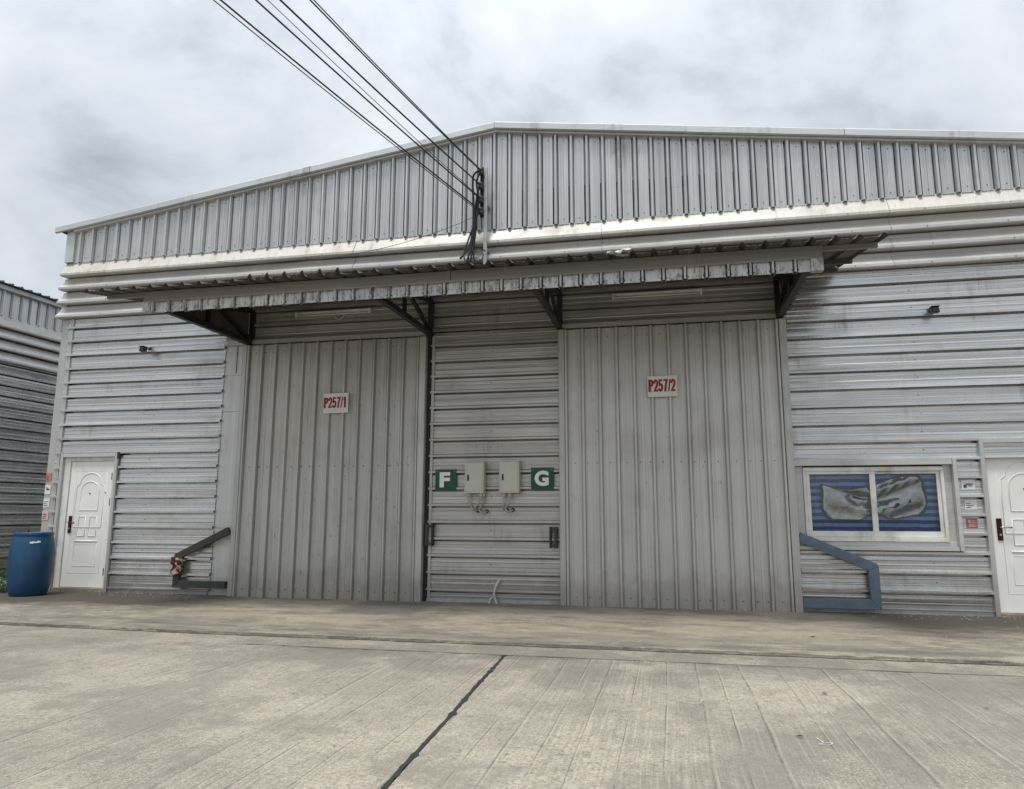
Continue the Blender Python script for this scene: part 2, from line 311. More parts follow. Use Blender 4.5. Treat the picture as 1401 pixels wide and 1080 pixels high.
PITCH = 0.2484
def prof(u0, u1, phase, h=0.036, pitch=PITCH, micro=0.0025, bw=0.032, tw=0.015, lo=0.0, hi=0.0, dep=0.03, steep=False):
    """cross-section of a rolled sheet: ribs every pitch, optional narrow grooves (width lo / hi) beside each rib"""
    pts = []; k0 = math.floor((u0-phase)/pitch)-1; k1 = math.ceil((u1-phase)/pitch)+1
    for k_ in range(k0, k1+1):
        c = phase + k_*pitch; bl = tw+0.004 if steep else bw
        if lo: pts += [(c-bl-lo-0.002, 0), (c-bl-lo, -dep), (c-bl-0.002, -dep)]  # grooves added to the shape so a dark shade line shows beside ribs
        pts += [(c-bl, 0), (c-tw, h), (c+tw, h), (c+bw, 0)]
        if hi: pts += [(c+bw+0.002, -dep), (c+bw+hi, -dep), (c+bw+hi+0.002, 0)]
        for q in (0.36, 0.64):
            d = c+pitch*q; pts += [(d-0.016, 0), (d-0.006, micro), (d+0.006, micro), (d+0.016, 0)]
    pts.sort(); o = []
    def at(u):
        for a, b in zip(pts, pts[1:]):
            if a[0] <= u <= b[0]: return a[1] + (b[1]-a[1])*(u-a[0])/max(1e-9, b[0]-a[0])
    return [(u0, at(u0))] + [p for p in pts if u0+1e-4 < p[0] < u1-1e-4] + [(u1, at(u1))]
def hsheet(parent, name, mat, x0, x1, z0, z1, phase, y, h=0.044, jit=0.0022):
    """sheet of rolled metal with level ribs"""
    p = prof(z0, z1, phase, h, lo=0.024, dep=0.08, steep=True); n = max(2, int(abs(x1-x0)/0.7)+1); v = []; f = []
    jx0, jx1 = random.uniform(-.006, .006), random.uniform(-.006, .006)
    po = [random.uniform(-.0022, .0022) if d < 0.02 else random.uniform(-.002, .002) for _, d in p]
    for i in range(n):
        x = x0 + (x1-x0)*i/(n-1) + (jx0 if i == 0 else jx1 if i == n-1 else 0)
        k_ = random.uniform(-jit, jit)
        for (z, d), o_ in zip(p, po): v.append((x, y - d + o_ + (k_ if d < 0.02 else 0) + random.uniform(-jit, jit)*0.25, z))
    m_ = len(p)
    for i in range(n-1):
        for j in range(m_-1): f.append((i*m_+j, (i+1)*m_+j, (i+1)*m_+j+1, i*m_+j+1))
    return mesh(name, v, f, mat, parent)
def vsheet(parent, name, mat, x0, x1, zlo, zhi, phase, y, h=0.036, jit=0.0022, n=3, bw=0.032, tw=0.015, lo=0.017, hi=0.010):
    """sheet with upright ribs; zlo/zhi are functions of x"""
    p = prof(x0, x1, phase, h, bw=bw, tw=tw, lo=lo, hi=hi, dep=0.06); v = []; f = []; po = [random.uniform(-.002, .002) for _ in p]
    for i in range(n):
        k_ = random.uniform(-jit, jit)
        for (x, d), o_ in zip(p, po):
            a, b = zlo(x), zhi(x); v.append((x, y - d + o_ + (k_ if d < 0.02 else 0), a+(b-a)*i/(n-1)))
    m_ = len(p)
    for i in range(n-1):
        for j in range(m_-1): f.append((i*m_+j, i*m_+j+1, (i+1)*m_+j+1, (i+1)*m_+j))
    return mesh(name, v, f, mat, parent)
def screws(parent, pts, name='screws', r=0.0085):
    mb = MB()
    for x, y, z in pts:
        mb.add([(x+r*math.cos(a*math.pi/3), y, z+r*math.sin(a*math.pi/3)) for a in range(6)] + [(x+r*.7*math.cos(a*math.pi/3), y-0.007, z+r*.7*math.sin(a*math.pi/3)) for a in range(6)],
               [(6,7,8,9,10,11)] + [(a, (a+1) % 6, 6+(a+1) % 6, 6+a) for a in range(6)])
    return tag(mb.out(name, 'screw', parent), kind='stuff')
def rows(z0, z1, start, step=3*PITCH):
    """split a wall height into sheets of three ribs"""
    cuts = []; z = start
    while z > z0: z -= step
    while z < z1:
        a, b = max(z, z0), min(z+step, z1)
        if b-a > 0.02: cuts.append((a, b))
        z += step
    return cuts

# ------------------------------------------------------------------ ground
def sheet_obj(name, poly, z, mat, thick=0.0, parent=None):
    n = len(poly); 
    if thick:
        v = [(x, y, z) for x, y in poly] + [(x, y, z-thick) for x, y in poly]
        f = [tuple(range(n)), tuple(range(2*n-1, n-1, -1))] + [(i, (i+1) % n, n+(i+1) % n, n+i) for i in range(n)]
    else: v = [(x, y, z) for x, y in poly]; f = [tuple(range(n))]
    return mesh(name, v, f, mat, parent)
tag(sheet_obj('ground', [(-400, -400), (400, -400), (400, 400), (-400, 400)], -0.16, 'earth'), kind='structure')
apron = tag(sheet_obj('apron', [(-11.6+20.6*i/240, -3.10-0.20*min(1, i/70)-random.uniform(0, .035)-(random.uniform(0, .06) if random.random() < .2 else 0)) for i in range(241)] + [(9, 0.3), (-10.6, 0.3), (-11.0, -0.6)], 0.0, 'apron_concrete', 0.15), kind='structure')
gut = tag(sheet_obj('gutter_strip', [(-30, -3.99), (9, -3.99), (9, -3.05), (-30, -3.05)], -0.022, 'gutter_concrete', 0.13), kind='structure')
plain('joint_dirt', (0.085, 0.074, 0.06), 0.95, 0, 0.4, 12, 0.3)
def dirt_joint(yf, w0, w1, z, x0, x1, skip):
    v = []; f = []; n = int((x1-x0)/0.12); live = True
    for i in range(n+1):
        x = x0+(x1-x0)*i/n; w_ = random.uniform(w0, w1); o_ = random.uniform(-.008, .008); v += [(x, yf(x)+o_-w_/2, z), (x, yf(x)+o_+w_/2, z)]
        if random.random() < skip: live = not live
        if i and live: f.append((2*i-2, 2*i-1, 2*i+1, 2*i))
    return mesh('dirt_joint', v, f, 'joint_dirt', gut)
dirt_joint(lambda x: -3.10-0.20*min(1, max(0, (x+11.6)/6))-0.07, 0.015, 0.06, -0.018, -12, 8, 0.0)
dirt_joint(lambda x: -3.972, 0.012, 0.034, -0.001, -12, 8, 0.012)
mb = MB().box(-30, 9, -3.955, -3.90, -0.03, -0.010)
mb.out('gutter_lip', 'gutter_concrete', gut, bevel=0.006)
mb = MB()
yard = tag(sheet_obj('yard', [(-30, -40), (25, -40), (25, -3.97), (-30, -3.97)], -0.06, 'yard_concrete'), kind='structure')
def jx(y): return -1.505 + (y+4.0)*(-0.051)
for a, b in ((-12.4, -6.95), (-6.94, None), (None, 3.96), (3.97, 12)):
    pa = (jx(-3.975)-0.012, jx(-30)-0.012); pb = (jx(-3.975)+0.012, jx(-30)+0.012)
    l0, l1 = (a, a) if a is not None else pb; q0, q1 = (b, b) if b is not None else pa
    sheet_obj('concrete_slab', [(l0, -3.975), (l1, -30), (q1, -30), (q0, -3.975)], -0.004, 'yard_concrete', 0.05, yard)
v = []; f = []; n = 150
for i in range(n+1):
    y = -3.975 - 9.0*i/n; wd = 0.010+0.006*random.random()+ (0.012 if random.random() < 0.07 else 0); o_ = random.uniform(-.003, .003)+0.004*math.sin(i*0.21)
    v += [(jx(y)+o_-wd, y, 0.0), (jx(y)+o_+wd*random.uniform(.7, 1.2), y, 0.0)]
    if i: f.append((2*i-2, 2*i-1, 2*i+1, 2*i))
mesh('tar_joint', v, f, 'tar', yard)

# ------------------------------------------------------------------ the warehouse
RX, RZ = -2.55, 7.545          # ridge
def roof(x): return RZ - 0.1365*abs(x-RX)
W = thing('warehouse', (-2.55, 0, 0), 'large gabled warehouse clad in ribbed silver metal sheets with two sliding doors', 'warehouse')
YG = -0.035
x = -10.42; gpts = []
edges = [-10.42]; c = RX - 0.02 - PITCH*1.5
while c > -10.3: c -= 3*PITCH
while c < 5.6:
    if c > -10.3: edges.append(c)
    c += 3*PITCH
edges.append(5.62)
for a, b in zip(edges, edges[1:]):
    vsheet(W, 'gable_sheet', 'gable_metal', a, b-0.002, lambda x: 5.752, lambda x: roof(x)-0.10, RX-0.02, YG - random.uniform(0, 0.004), h=0.046)
k = math.ceil((-10.4-RX)/PITCH)
while RX+0.1+k*PITCH < 5.6:
    xx = RX+0.1+k*PITCH; gpts += [(xx, YG-0.006, 5.84), (xx+0.01, YG-0.006, roof(xx)-0.24)]; k += 1
screws(W, gpts)
# dark little gaps at the foot of every rib are real: the ribs are hollow, a closed rail behind them
MB().box(-10.45, 5.6, 0.0, 0.05, 5.70, 6.4).out('gable_rail', 'interior', W)
MB().add([(-10.57, -0.075, 5.765), (-10.40, -0.075, 5.765), (-10.40, -0.075, roof(-10.40)-0.06), (-10.57, -0.075, roof(-10.57)-0.06), (-10.57, 0.2, 5.765), (-10.57, 0.2, roof(-10.57)-0.06), (-10.40, -0.03, 5.765), (-10.40, -0.03, 6.4)],
         [(0,1,2,3), (0,3,5,4), (1,6,7,2)]).out('gable_corner_trim', 'cap_metal', W)
caps = [(-10.75, -8.15), (-8.15, -5.76), (-5.76, RX), (RX, 0.45), (0.45, 2.68), (2.68, 5.8)]
for i, (a, b) in enumerate(caps):
    pr = 0.003*(i % 2); b_ = b-0.006; yf = -0.17-pr; hgt = 0.105
    v = []
    for xx in (a, b_):
        z = roof(xx); v += [(xx, 0.6, z+0.02+pr), (xx, yf+0.01, z+pr), (xx, yf, z-0.012), (xx, yf, z-hgt), (xx, yf+0.035, z-hgt-0.012), (xx, yf+0.035, z-hgt+0.004)]
    mesh('rake_cap', v, [(j, j+1, 7+j, 6+j) for j in range(5)], 'cap_metal', W)
# under the cap: the closing strip
for a, b in ((-10.4, RX), (RX, 5.7)):
    v = []
    for xx in (a, b): z = roof(xx); v += [(xx, -0.118, z-0.085), (xx, -0.118, z-0.150), (xx, -0.02, z-0.155), (xx, -0.02, z-0.085)]
    mesh('rake_soffit', v, [(j, j+1, 5+j, 4+j) for j in range(3)], 'trim_metal', W)
# four folded bands under the gable
tips = [5.500, 5.240, 4.980, 4.722]; joints = [-10.56, -8.98, -4.92, -0.86, 3.20, 5.7]
for r_, zt in enumerate(tips):
    ztop = 5.775 if r_ == 0 else tips[r_-1]-0.034
    for i, (a, b) in enumerate(zip(joints, joints[1:])):
        pr = 0.004*(i % 2); yo = -0.155-pr; a_ = a + (0.0 if i else -0.003*r_)
        pf = [(-0.022-pr, ztop), (-0.034-pr, ztop-0.05), (-0.075-pr, ztop-0.115), (yo+0.02, zt+0.052), (yo, zt+0.036), (yo, zt), (yo+0.02, zt-0.010), (0.055, zt-0.004), (0.055, zt-0.05)]
        n = max(2, int((b-a)/0.8)); v = []; m_ = len(pf)
        for q in range(n+1):
            xx = a_ + (b-0.006*(i < 4)-a_)*q/n; s_ = random.uniform(-.004, .004) if 0 < q < n else 0
            for y, z in pf: v.append((xx, y+s_*(y < -0.1), z+s_))
        mesh('folded_band', v, [(q*m_+j, (q+1)*m_+j, (q+1)*m_+j+1, q*m_+j+1) for q in range(n) for j in range(m_-1)], 'stained_band_metal' if r_ == 0 else 'band_metal', W)
screws(W, [(xx+random.uniform(-.05, .05), -0.157, z+0.018) for z in tips for xx in [-9.6+1.02*k_ for k_ in range(15)]])
# ribbed wall sheets below
YW = -0.022
def wall(x0, x1, z0, z1, phase, mat='wall_metal', name='wall_sheet', y=YW):
    for a, b in rows(z0, z1, phase-PITCH/2): hsheet(W, name, mat, x0, x1, a, b-0.0015, phase, y-random.uniform(0, .003))
PL, PC, PR = 0.315, 0.175, 0.287
wall(-10.36, -7.21, 2.30, 4.70, PL); wall(-9.075, -7.21, 0.06, 2.30, PL); wall(-10.36, -10.225, 0.06, 2.30, PL)
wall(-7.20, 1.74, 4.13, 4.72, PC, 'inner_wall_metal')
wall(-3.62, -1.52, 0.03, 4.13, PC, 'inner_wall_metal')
wall(1.74, 5.62, 2.03, 4.70, PR); wall(3.755, 4.055, 0.83, 2.03, PR); wall(1.74, 4.055, 0.06, 0.83, PR); wall(5.15, 5.62, 0.06, 2.03, PR)
wpts = []
for k_ in range(17):
    z = PL+PITCH*(k_+0.5); wpts += [(-8.50+random.uniform(-.012, .012), YW-0.002, z)] if z < 4.6 else []
    z = PC+PITCH*(k_+0.5); wpts += [(-2.60+random.uniform(-.012, .012), YW-0.002, z)] if z < 4.1 else []
    z = PR+PITCH*(k_+0.5); wpts += [(3.4+random.uniform(-.012, .012), YW-0.002, z)] if z < 0.8 or 2.1 < z < 4.6 else []
screws(W, wpts)
MB().add([(-10.53, -0.008, 0), (-10.285, -0.008, 0), (-10.285, -0.008, 4.71), (-10.53, -0.008, 4.71), (-10.53, 0.25, 0), (-10.53, 0.25, 4.71)], [(0,1,2,3), (0,3,5,4)]).out('corner_flashing', 'upright_trim', W)
MB().box(-10.318, -10.262, -0.046, -0.012, 0.02, 4.70).out('corner_trim', 'upright_trim', W)
for a, b in ((0.0, 1.05), (1.055, 2.95), (2.955, 3.56), (3.565, 4.7)):     # flat flashing plates beside the first sliding door
    MB().box(-7.26, -6.70, -0.012, -0.009+0.003*(a > 1), a, b).out('flashing_plate', 'flashing_plate', W)
MB().box(-7.02, -6.995, -0.03, -0.0125, 3.6, 4.15).out('flashing_seam', 'upright_trim', W)
# solid shell behind the cladding
def wall_box(name, x0, x1, y0, y1, z0, z1, mat): return MB().box(x0, x1, y0, y1, z0, z1).out(name, mat, W)
wall_box('wall_core', -10.45, -9.0, 0.13, 0.2, 0, 5.9, 'interior'); wall_box('wall_core', -9.0, 5.55, 0.13, 0.2, 0, 5.9, 'interior')
for xs in (-10.525, 5.60): MB().box(xs, xs+0.03, 0.0, 24, 0, roof(xs)-0.1).out('side_wall', 'wall_metal', W)
MB().prism([(-10.5, 0), (5.6, 0), (5.6, roof(5.6)-.1), (RX, RZ-.1), (-10.5, roof(-10.5)-.1)], 23.9, 24).out('rear_wall', 'wall_metal', W)
for a, b in ((-10.7, RX), (RX, 5.75)):
    MB().add([(a, -0.1, roof(a)-0.03), (b, -0.1, roof(b)-0.03), (b, 24.1, roof(b)-0.03), (a, 24.1, roof(a)-0.03), (a, -0.1, roof(a)-0.08), (b, -0.1, roof(b)-0.08), (b, 24.1, roof(b)-0.08), (a, 24.1, roof(a)-0.08)],
             [(0,1,2,3), (7,6,5,4), (0,4,5,1), (1,5,6,2), (2,6,7,3), (3,7,4,0)]).out('roof', 'roof_dark', W)
MB().box(-7.2, -3.58, -0.10, -0.03, 4.06, 4.135).out('door_rail', 'upright_trim', W, bevel=0.004)
MB().box(-1.56, 1.74, -0.10, -0.03, 4.06, 4.135).out('door_rail', 'upright_trim', W, bevel=0.004)
MB().box(-3.635, -3.575, -0.075, -0.02, 0.0, 4.06).out('door_post', 'black_steel', W)
MB().box(-1.535, -1.515, -0.06, -0.02, 0.0, 4.06).out('door_post', 'upright_trim', W)
MB().box(-3.56, -3.52, -0.052, -0.02, 0.0, 4.06).out('door_post', 'upright_trim', W)
MB().box(-3.57, -1.56, -0.06, 0.0, 0.0, 0.045).out('sill_strip', 'galvanised', W)
for a, b in ((-9.08, -7.26), (1.74, 4.05)): MB().box(a, b, -0.034, 0.0, -0.01, 0.062).out('foot_strip', 'galvanised', W)
# ---- sliding doors
def sliding(x0, x1, mat, label, lw, rw, back):
    yb = -0.125
    D = MB().box(x0+0.01, x1-0.01, -0.104, -0.065, 0.015, 4.04).out('sliding_door', 'interior', W); tag(D, label)
    ph = x0 + lw; n = round((x1-rw-ph)/PITCH); 
    import math as _m
    p_ = (x1-rw-ph)/n; global PITCH_D
    cuts = [x0+lw*0.5] + [ph+p_*(3*i+1.5) for i in range(0, n//3)] + [x1-rw*0.5]
    for a, b in zip(cuts, cuts[1:]):
        pp = prof(a, b-0.002, ph, 0.046, p_, 0.003, 0.022, 0.014, 0.013, 0.013, 0.012); v = []; f = []; m_ = len(pp); yy = yb-random.uniform(0, .003)
        for i, z in enumerate((0.0, 0.7, 1.4, 2.05, 2.9, 4.03)):
            k_ = random.uniform(-.003, .003)
            for x_, d in pp: v.append((x_, yy-d+(k_ if d < 0.02 else 0), z))
        for i in range(5):
            for j in range(m_-1): f.append((i*m_+j, i*m_+j+1, (i+1)*m_+j+1, (i+1)*m_+j))
        mesh('door_sheet', v, f, mat, D)
    MB().box(x0, x0+lw*0.8, -0.182, -0.07, 0.0, 4.03).out('edge_trim', 'upright_trim', D, bevel=0.006)
    MB().box(x1-rw*0.8, x1, -0.182, -0.07, -0.004, 4.03).out('edge_trim', 'upright_trim', D, bevel=0.006)
    pts = []
    for i in range(n):
        xx = ph+p_*(i+0.5)
        pts += [(xx-(0.07 if i % 3 == 1 else 0), yb-0.004, z) for z in (0.12, 2.02, 3.9)]
        if i % 3 == 1: pts += [(xx+0.07, yb-0.004, z) for z in (0.12, 2.02, 3.9)]
    screws(D, pts)
    return D
d1 = sliding(-6.80, -3.625, 'scuffed_door_metal', 'scuffed ribbed sliding door marked one', 0.10, 0.13, 0)
d2 = sliding(-1.54, 1.715, 'door_metal', 'cleaner ribbed sliding door marked two', 0.11, 0.125, 0)
# ---- latches on the posts
def latch(x0, x1, z0, z1, side):
    Lh = MB().box(x0, x0+0.045, -0.115, -0.05, z0, z1).out('door_latch', 'guard_dark', W, bevel=0.004) if side < 0 else MB().box(x1-0.045, x1, -0.115, -0.05, z0, z1).out('door_latch', 'guard_dark', W, bevel=0.004)
    MB().box(x0+(0.046 if side < 0 else 0), x1-(0.046 if side > 0 else 0), -0.105, -0.05, z1-0.05, z1-0.01).out('latch_arm', 'guard_dark', Lh)
    MB().box(x0+(0.046 if side < 0 else 0), x1-(0.046 if side > 0 else 0), -0.105, -0.05, z0+0.01, z0+0.05).out('latch_arm', 'guard_dark', Lh)
    xa = x1-0.028 if side < 0 else x0
    MB().box(xa, xa+0.028, -0.112, -0.052, z0+0.0, z1-0.0).out('latch_bar', 'black_steel', Lh)
    MB().tube([(x0-0.01 if side > 0 else x1-0.03, -0.09, z1-0.003 if side < 0 else z0+0.03), (x0+0.05 if side > 0 else x1+0.04, -0.09, z1-0.003 if side < 0 else z0+0.03)], 0.011).out('bolt', 'chrome' if side > 0 else 'black_steel', Lh)
latch(-3.60, -3.47, 0.81, 1.135, -1); latch(-1.70, -1.585, 0.80, 1.10, 1)
# ---- entrance doors
def arch(cx_, w_, zspring, rise, z0, n=12):
    p = [(cx_-w_, z0), (cx_-w_, zspring)] + [(cx_-w_*math.cos(math.pi*i/n), zspring+rise*math.sin(math.pi*i/n)) for i in range(1, n)] + [(cx_+w_, zspring), (cx_+w_, z0)]
    return p
def entrance(x0, x1, z0, z1, hinge, label, fx0, fx1, fz):
    D = MB().box(x0, x1, 0.0, 0.045, z0, z1).out('entrance_door', 'door_white', W, bevel=0.004); tag(D, label)
    wd = x1-x0; cx_ = (x0+x1)/2; H = z1-z0
    def mould(pts, r=0.011, closed=True): MB().tube([(p[0], 0.002, p[1]) for p in pts], r, 6, closed).out('moulding', 'door_white', D, smooth=True)
    zz_ = lambda t_: z0+H*t_
    mould([(cx_-wd*.32, zz_(.47)), (cx_-wd*.32, zz_(.80)), (cx_-wd*.25, zz_(.82))] + [(cx_-wd*.25*math.cos(math.pi*i/12), zz_(.82)+H*.085*math.sin(math.pi*i/12)) for i in range(1, 12)] + [(cx_+wd*.25, zz_(.82)), (cx_+wd*.32, zz_(.80)), (cx_+wd*.32, zz_(.47))])
    mould(arch(cx_, wd*.21, zz_(.76), H*.075, zz_(.605)))
    for s_ in (-1, 1): mould([(cx_+s_*wd*.05, zz_(.40)), (cx_+s_*wd*.21, zz_(.40)), (cx_+s_*wd*.21, zz_(.555)), (cx_+s_*wd*.05, zz_(.555))])
    mould([(cx_-wd*.26, zz_(.36)), (cx_+wd*.26, zz_(.36))], 0.015, False)
    mould([(cx_-wd*.26, zz_(.165)), (cx_+wd*.26, zz_(.165)), (cx_+wd*.26, zz_(.335)), (cx_-wd*.26, zz_(.335))], 0.007)
    mould([(cx_-wd*.36, zz_(.11)), (cx_+wd*.36, zz_(.11)), (cx_+wd*.36, zz_(.92)), (cx_-wd*.36, zz_(.92))], 0.005)
    MB().lathe([(0.012, 0), (0.012, 0.01), (0.006, 0.012)], (0, 0, 0), 10)
    MB().tube([(cx_, 0.0, zz_(.74)), (cx_, -0.012, zz_(.74))], 0.011).out('peephole', 'hinge_dark', D)
    MB().tube([(cx_+(wd*.36 if hinge > 0 else -wd*.36), 0.0, zz_(.745)), (cx_+(wd*.36 if hinge > 0 else -wd*.36), -0.008, zz_(.745))], 0.009).out('peephole', 'hinge_dark', D)
    hx = x0+0.085 if hinge > 0 else x1-0.085
    hd = MB().box(hx-0.032, hx+0.032, -0.016, -0.001, 0.955, 1.24).out('door_handle', 'bronze', D, bevel=0.005)
    s_ = 1 if hinge > 0 else -1
    MB().tube([(hx, -0.015, 1.125), (hx, -0.055, 1.125), (hx+s_*0.03, -0.062, 1.125), (hx+s_*0.13, -0.06, 1.122)], 0.011).out('lever', 'bronze' if x0 < 0 else 'chrome', hd, smooth=True)
    MB().tube([(hx, -0.015, 1.03), (hx, -0.022, 1.03)], 0.014).out('keyhole', 'chrome', hd)
    xh = x1-0.004 if hinge > 0 else x0+0.004
    for zq in (z0+0.2, z0+1.35, z0+1.78): MB().tube([(xh, -0.012, zq), (xh, -0.012, zq+0.12)], 0.012).out('hinge', 'hinge_dark', D)
    # inner white jamb and outer grey trim
    for a, b, c_, d_, nm, mt, y0, y1 in ((fx0+0.055, x0-0.004, z0-0.03, fz-0.06, 'door_jamb', 'frame_white', -0.022, 0.06), (x1+0.004, fx1-0.055, z0-0.03, fz-0.06, 'door_jamb', 'frame_white', -0.022, 0.06), (x0-0.004, x1+0.004, z1+0.004, fz-0.06, 'door_head', 'frame_white', -0.019, 0.06),
                                 (fx0, fx0+0.055, 0.0, fz, 'frame_trim', 'upright_trim', -0.072, 0.0), (fx1-0.055, fx1, 0.0, fz, 'frame_trim', 'upright_trim', -0.072, 0.0), (fx0+0.055, fx1-0.055, fz-0.06, fz, 'frame_trim', 'trim_metal', -0.070, 0.0)):
        MB().box(a, b, y0, y1, c_, d_).out(nm, mt, W, bevel=0.003)
    MB().box(fx0+0.06, fx1-0.06, -0.06, 0.1, -0.01, z0-0.004).out('door_sill', 'gutter_concrete', W, bevel=0.006)
    return D
entrance(-10.045, -9.205, 0.065, 2.165, 1, 'white panelled door beside the blue barrel', -10.225, -9.085, 2.295)
entrance(4.135, 4.985, 0.045, 2.175, 1, 'white panelled door at the right edge', 4.055, 5.145, 2.285)
MB().box(-9.10, -9.055, -0.075, -0.005, 2.20, 2.31).out('trim_clip', 'black_steel', W)
# ---- window
Wn = MB().box(1.835, 3.605, -0.055, 0.0, 0.93, 0.985).out('window', 'frame_white', W, bevel=0.004); tag(Wn, 'sliding window with dirty white aluminium frame')
for nm, b_ in (('frame_bar', (1.835, 3.605, -0.055, 0.0, 1.868, 1.925)), ('frame_bar', (1.835, 1.872, -0.053, 0.0, 0.986, 1.867)), ('frame_bar', (3.565, 3.605, -0.053, 0.0, 0.986, 1.867))):
    MB().box(*b_).out(nm, 'frame_white', Wn, bevel=0.004)
for nm, b_ in (('window_trim', (1.72, 3.70, -0.10, 0.0, 1.945, 2.025)), ('window_trim', (3.705, 3.755, -0.102, 0.0, 0.815, 2.028)), ('window_trim', (1.72, 3.70, -0.09, 0.0, 0.815, 0.868)), ('window_trim', (3.61, 3.704, -0.012, 0.005, 0.87, 1.944)), ('window_trim', (1.70, 3.704, -0.03, 0.004, 0.869, 0.929)), ('window_trim', (1.70, 1.834, -0.03, 0.004, 0.93, 1.944))):
    MB().box(*b_).out(nm, 'trim_metal', Wn, bevel=0.003)
def sash(x0, x1, y, wl, wr):
    z0, z1 = 0.988, 1.866
    s_ = MB().box(x0, x1, y, y+0.022, z0, z0+0.075).out('sash', 'frame_white', Wn, bevel=0.003)
    # bars as one closed frame
    MB().box(x0, x1, y, y+0.022, z1-0.035, z1).out('sash_bar', 'frame_white', Wn, bevel=0.003)
    MB().box(x0, x0+wl, y+0.001, y+0.021, z0+0.076, z1-0.036).out('sash_bar', 'frame_white', Wn, bevel=0.003)
    MB().box(x1-wr, x1, y+0.001, y+0.021, z0+0.076, z1-0.036).out('sash_bar', 'frame_white', Wn, bevel=0.003)
    MB().box(x0+wl-0.004, x1-wr+0.004, y+0.009, y+0.013, z0+0.070, z1-0.031).out('pane', 'window_glass', Wn)
sash(1.874, 2.755, -0.048, 0.045, 0.072); sash(2.70, 3.563, -0.020, 0.06, 0.045)
# loose pieces behind and around the opening
MB().box(1.80, 3.64, 0.11, 0.128, 0.86, 1.97).out('window_reveal', 'interior', W)

# ------------------------------------------------------------------ curtain and sunshade behind the glass
v = []; f = []; nx, nz = 60, 24
for i in range(nx+1):
    for j in range(nz+1):
        xx = 1.84+1.76*i/nx; z = 0.95+0.95*j/nz
        v.append((xx, 0.075+0.010*math.sin(xx*23+0.8*math.sin(z*5))+0.006*math.sin(xx*51+z*3), z+0.008*math.sin(xx*4.2)))
for i in range(nx):
    for j in range(nz): f.append((i*(nz+1)+j, (i+1)*(nz+1)+j, (i+1)*(nz+1)+j+1, i*(nz+1)+j+1))
ct = mesh('curtain', v, f, 'curtain_stripe', None, True, loc=(2.72, 0.065, 1.9)); tag(ct, 'blue and navy striped curtain hanging behind the sliding window', 'curtain')
outl = [(2.07, 1.70), (2.065, 1.36), (2.10, 1.26), (2.17, 1.215), (2.52, 1.205), (2.60, 1.235), (2.665, 1.30), (2.73, 1.33), (2.82, 1.285), (2.90, 1.235), (2.99, 1.225), (3.30, 1.285), (3.37, 1.33), (3.395, 1.43), (3.37, 1.72), (3.32, 1.80), (3.24, 1.835), (3.10, 1.815), (2.90, 1.74), (2.68, 1.665), (2.42, 1.615), (2.25, 1.645)]
bm = bmesh.new()
def crease(x, z):
    d = 0.012*math.sin((x-2.2)*6-(z-1.4)*9)+0.16*(abs(((z-1.5-abs(x-2.72)*0.36)*3.4+0.2) % 1-0.5)-0.25)*math.exp(-abs(z-1.5-abs(x-2.7)*0.3)*2.5)+0.006*math.sin(x*31+z*17)+0.004*math.sin(x*57-z*43)
    return max(0.0, min(0.055, 0.024+d))
cv = bm.verts.new((2.70, 0, 1.49)); ring0 = None
def dense(o_, k_=3):
    r_ = []
    for a, b in zip(o_, o_[1:]+o_[:1]):
        for q in range(k_): r_.append((a[0]+(b[0]-a[0])*q/k_, a[1]+(b[1]-a[1])*q/k_))
    return r_
dn = dense(outl); rings = []
for t_ in [q/14 for q in range(2, 15)]: rings.append([bm.verts.new((2.70+(p[0]-2.70)*t_, 0, 1.46+(p[1]-1.46)*t_)) for p in dn])
n = len(dn)
for j in range(n): bm.faces.new((cv, rings[0][j], rings[0][(j+1) % n]))
for a, b in zip(rings, rings[1:]):
    for j in range(n): bm.faces.new((a[j], b[j], b[(j+1) % n], a[(j+1) % n]))
for v_ in bm.verts: v_.co.y = crease(v_.co.x, v_.co.z)
bmesh.ops.solidify(bm, geom=bm.faces[:], thickness=0.004)
vv = [tuple(v_.co) for v_ in bm.verts]; bm.verts.index_update(); ff = [tuple(v_.index for v_ in f_.verts) for f_ in bm.faces]; bm.free()
sh = mesh('windscreen_sunshade', vv, ff, 'silver_foil', None, True, loc=(2.70, 0.02, 1.2)); tag(sh, 'crumpled silver foil windscreen shade propped behind the window glass', 'sunshade')
bt = MB().tube([(p[0], crease(p[0], p[1])-0.002, p[1]) for p in dn], 0.006, 5, True); bo = mesh('edge_binding', [(p[0]-2.70, p[1]-0.02, p[2]-1.2) for p in bt.v], bt.f, 'print_dark', None); bo.parent = sh

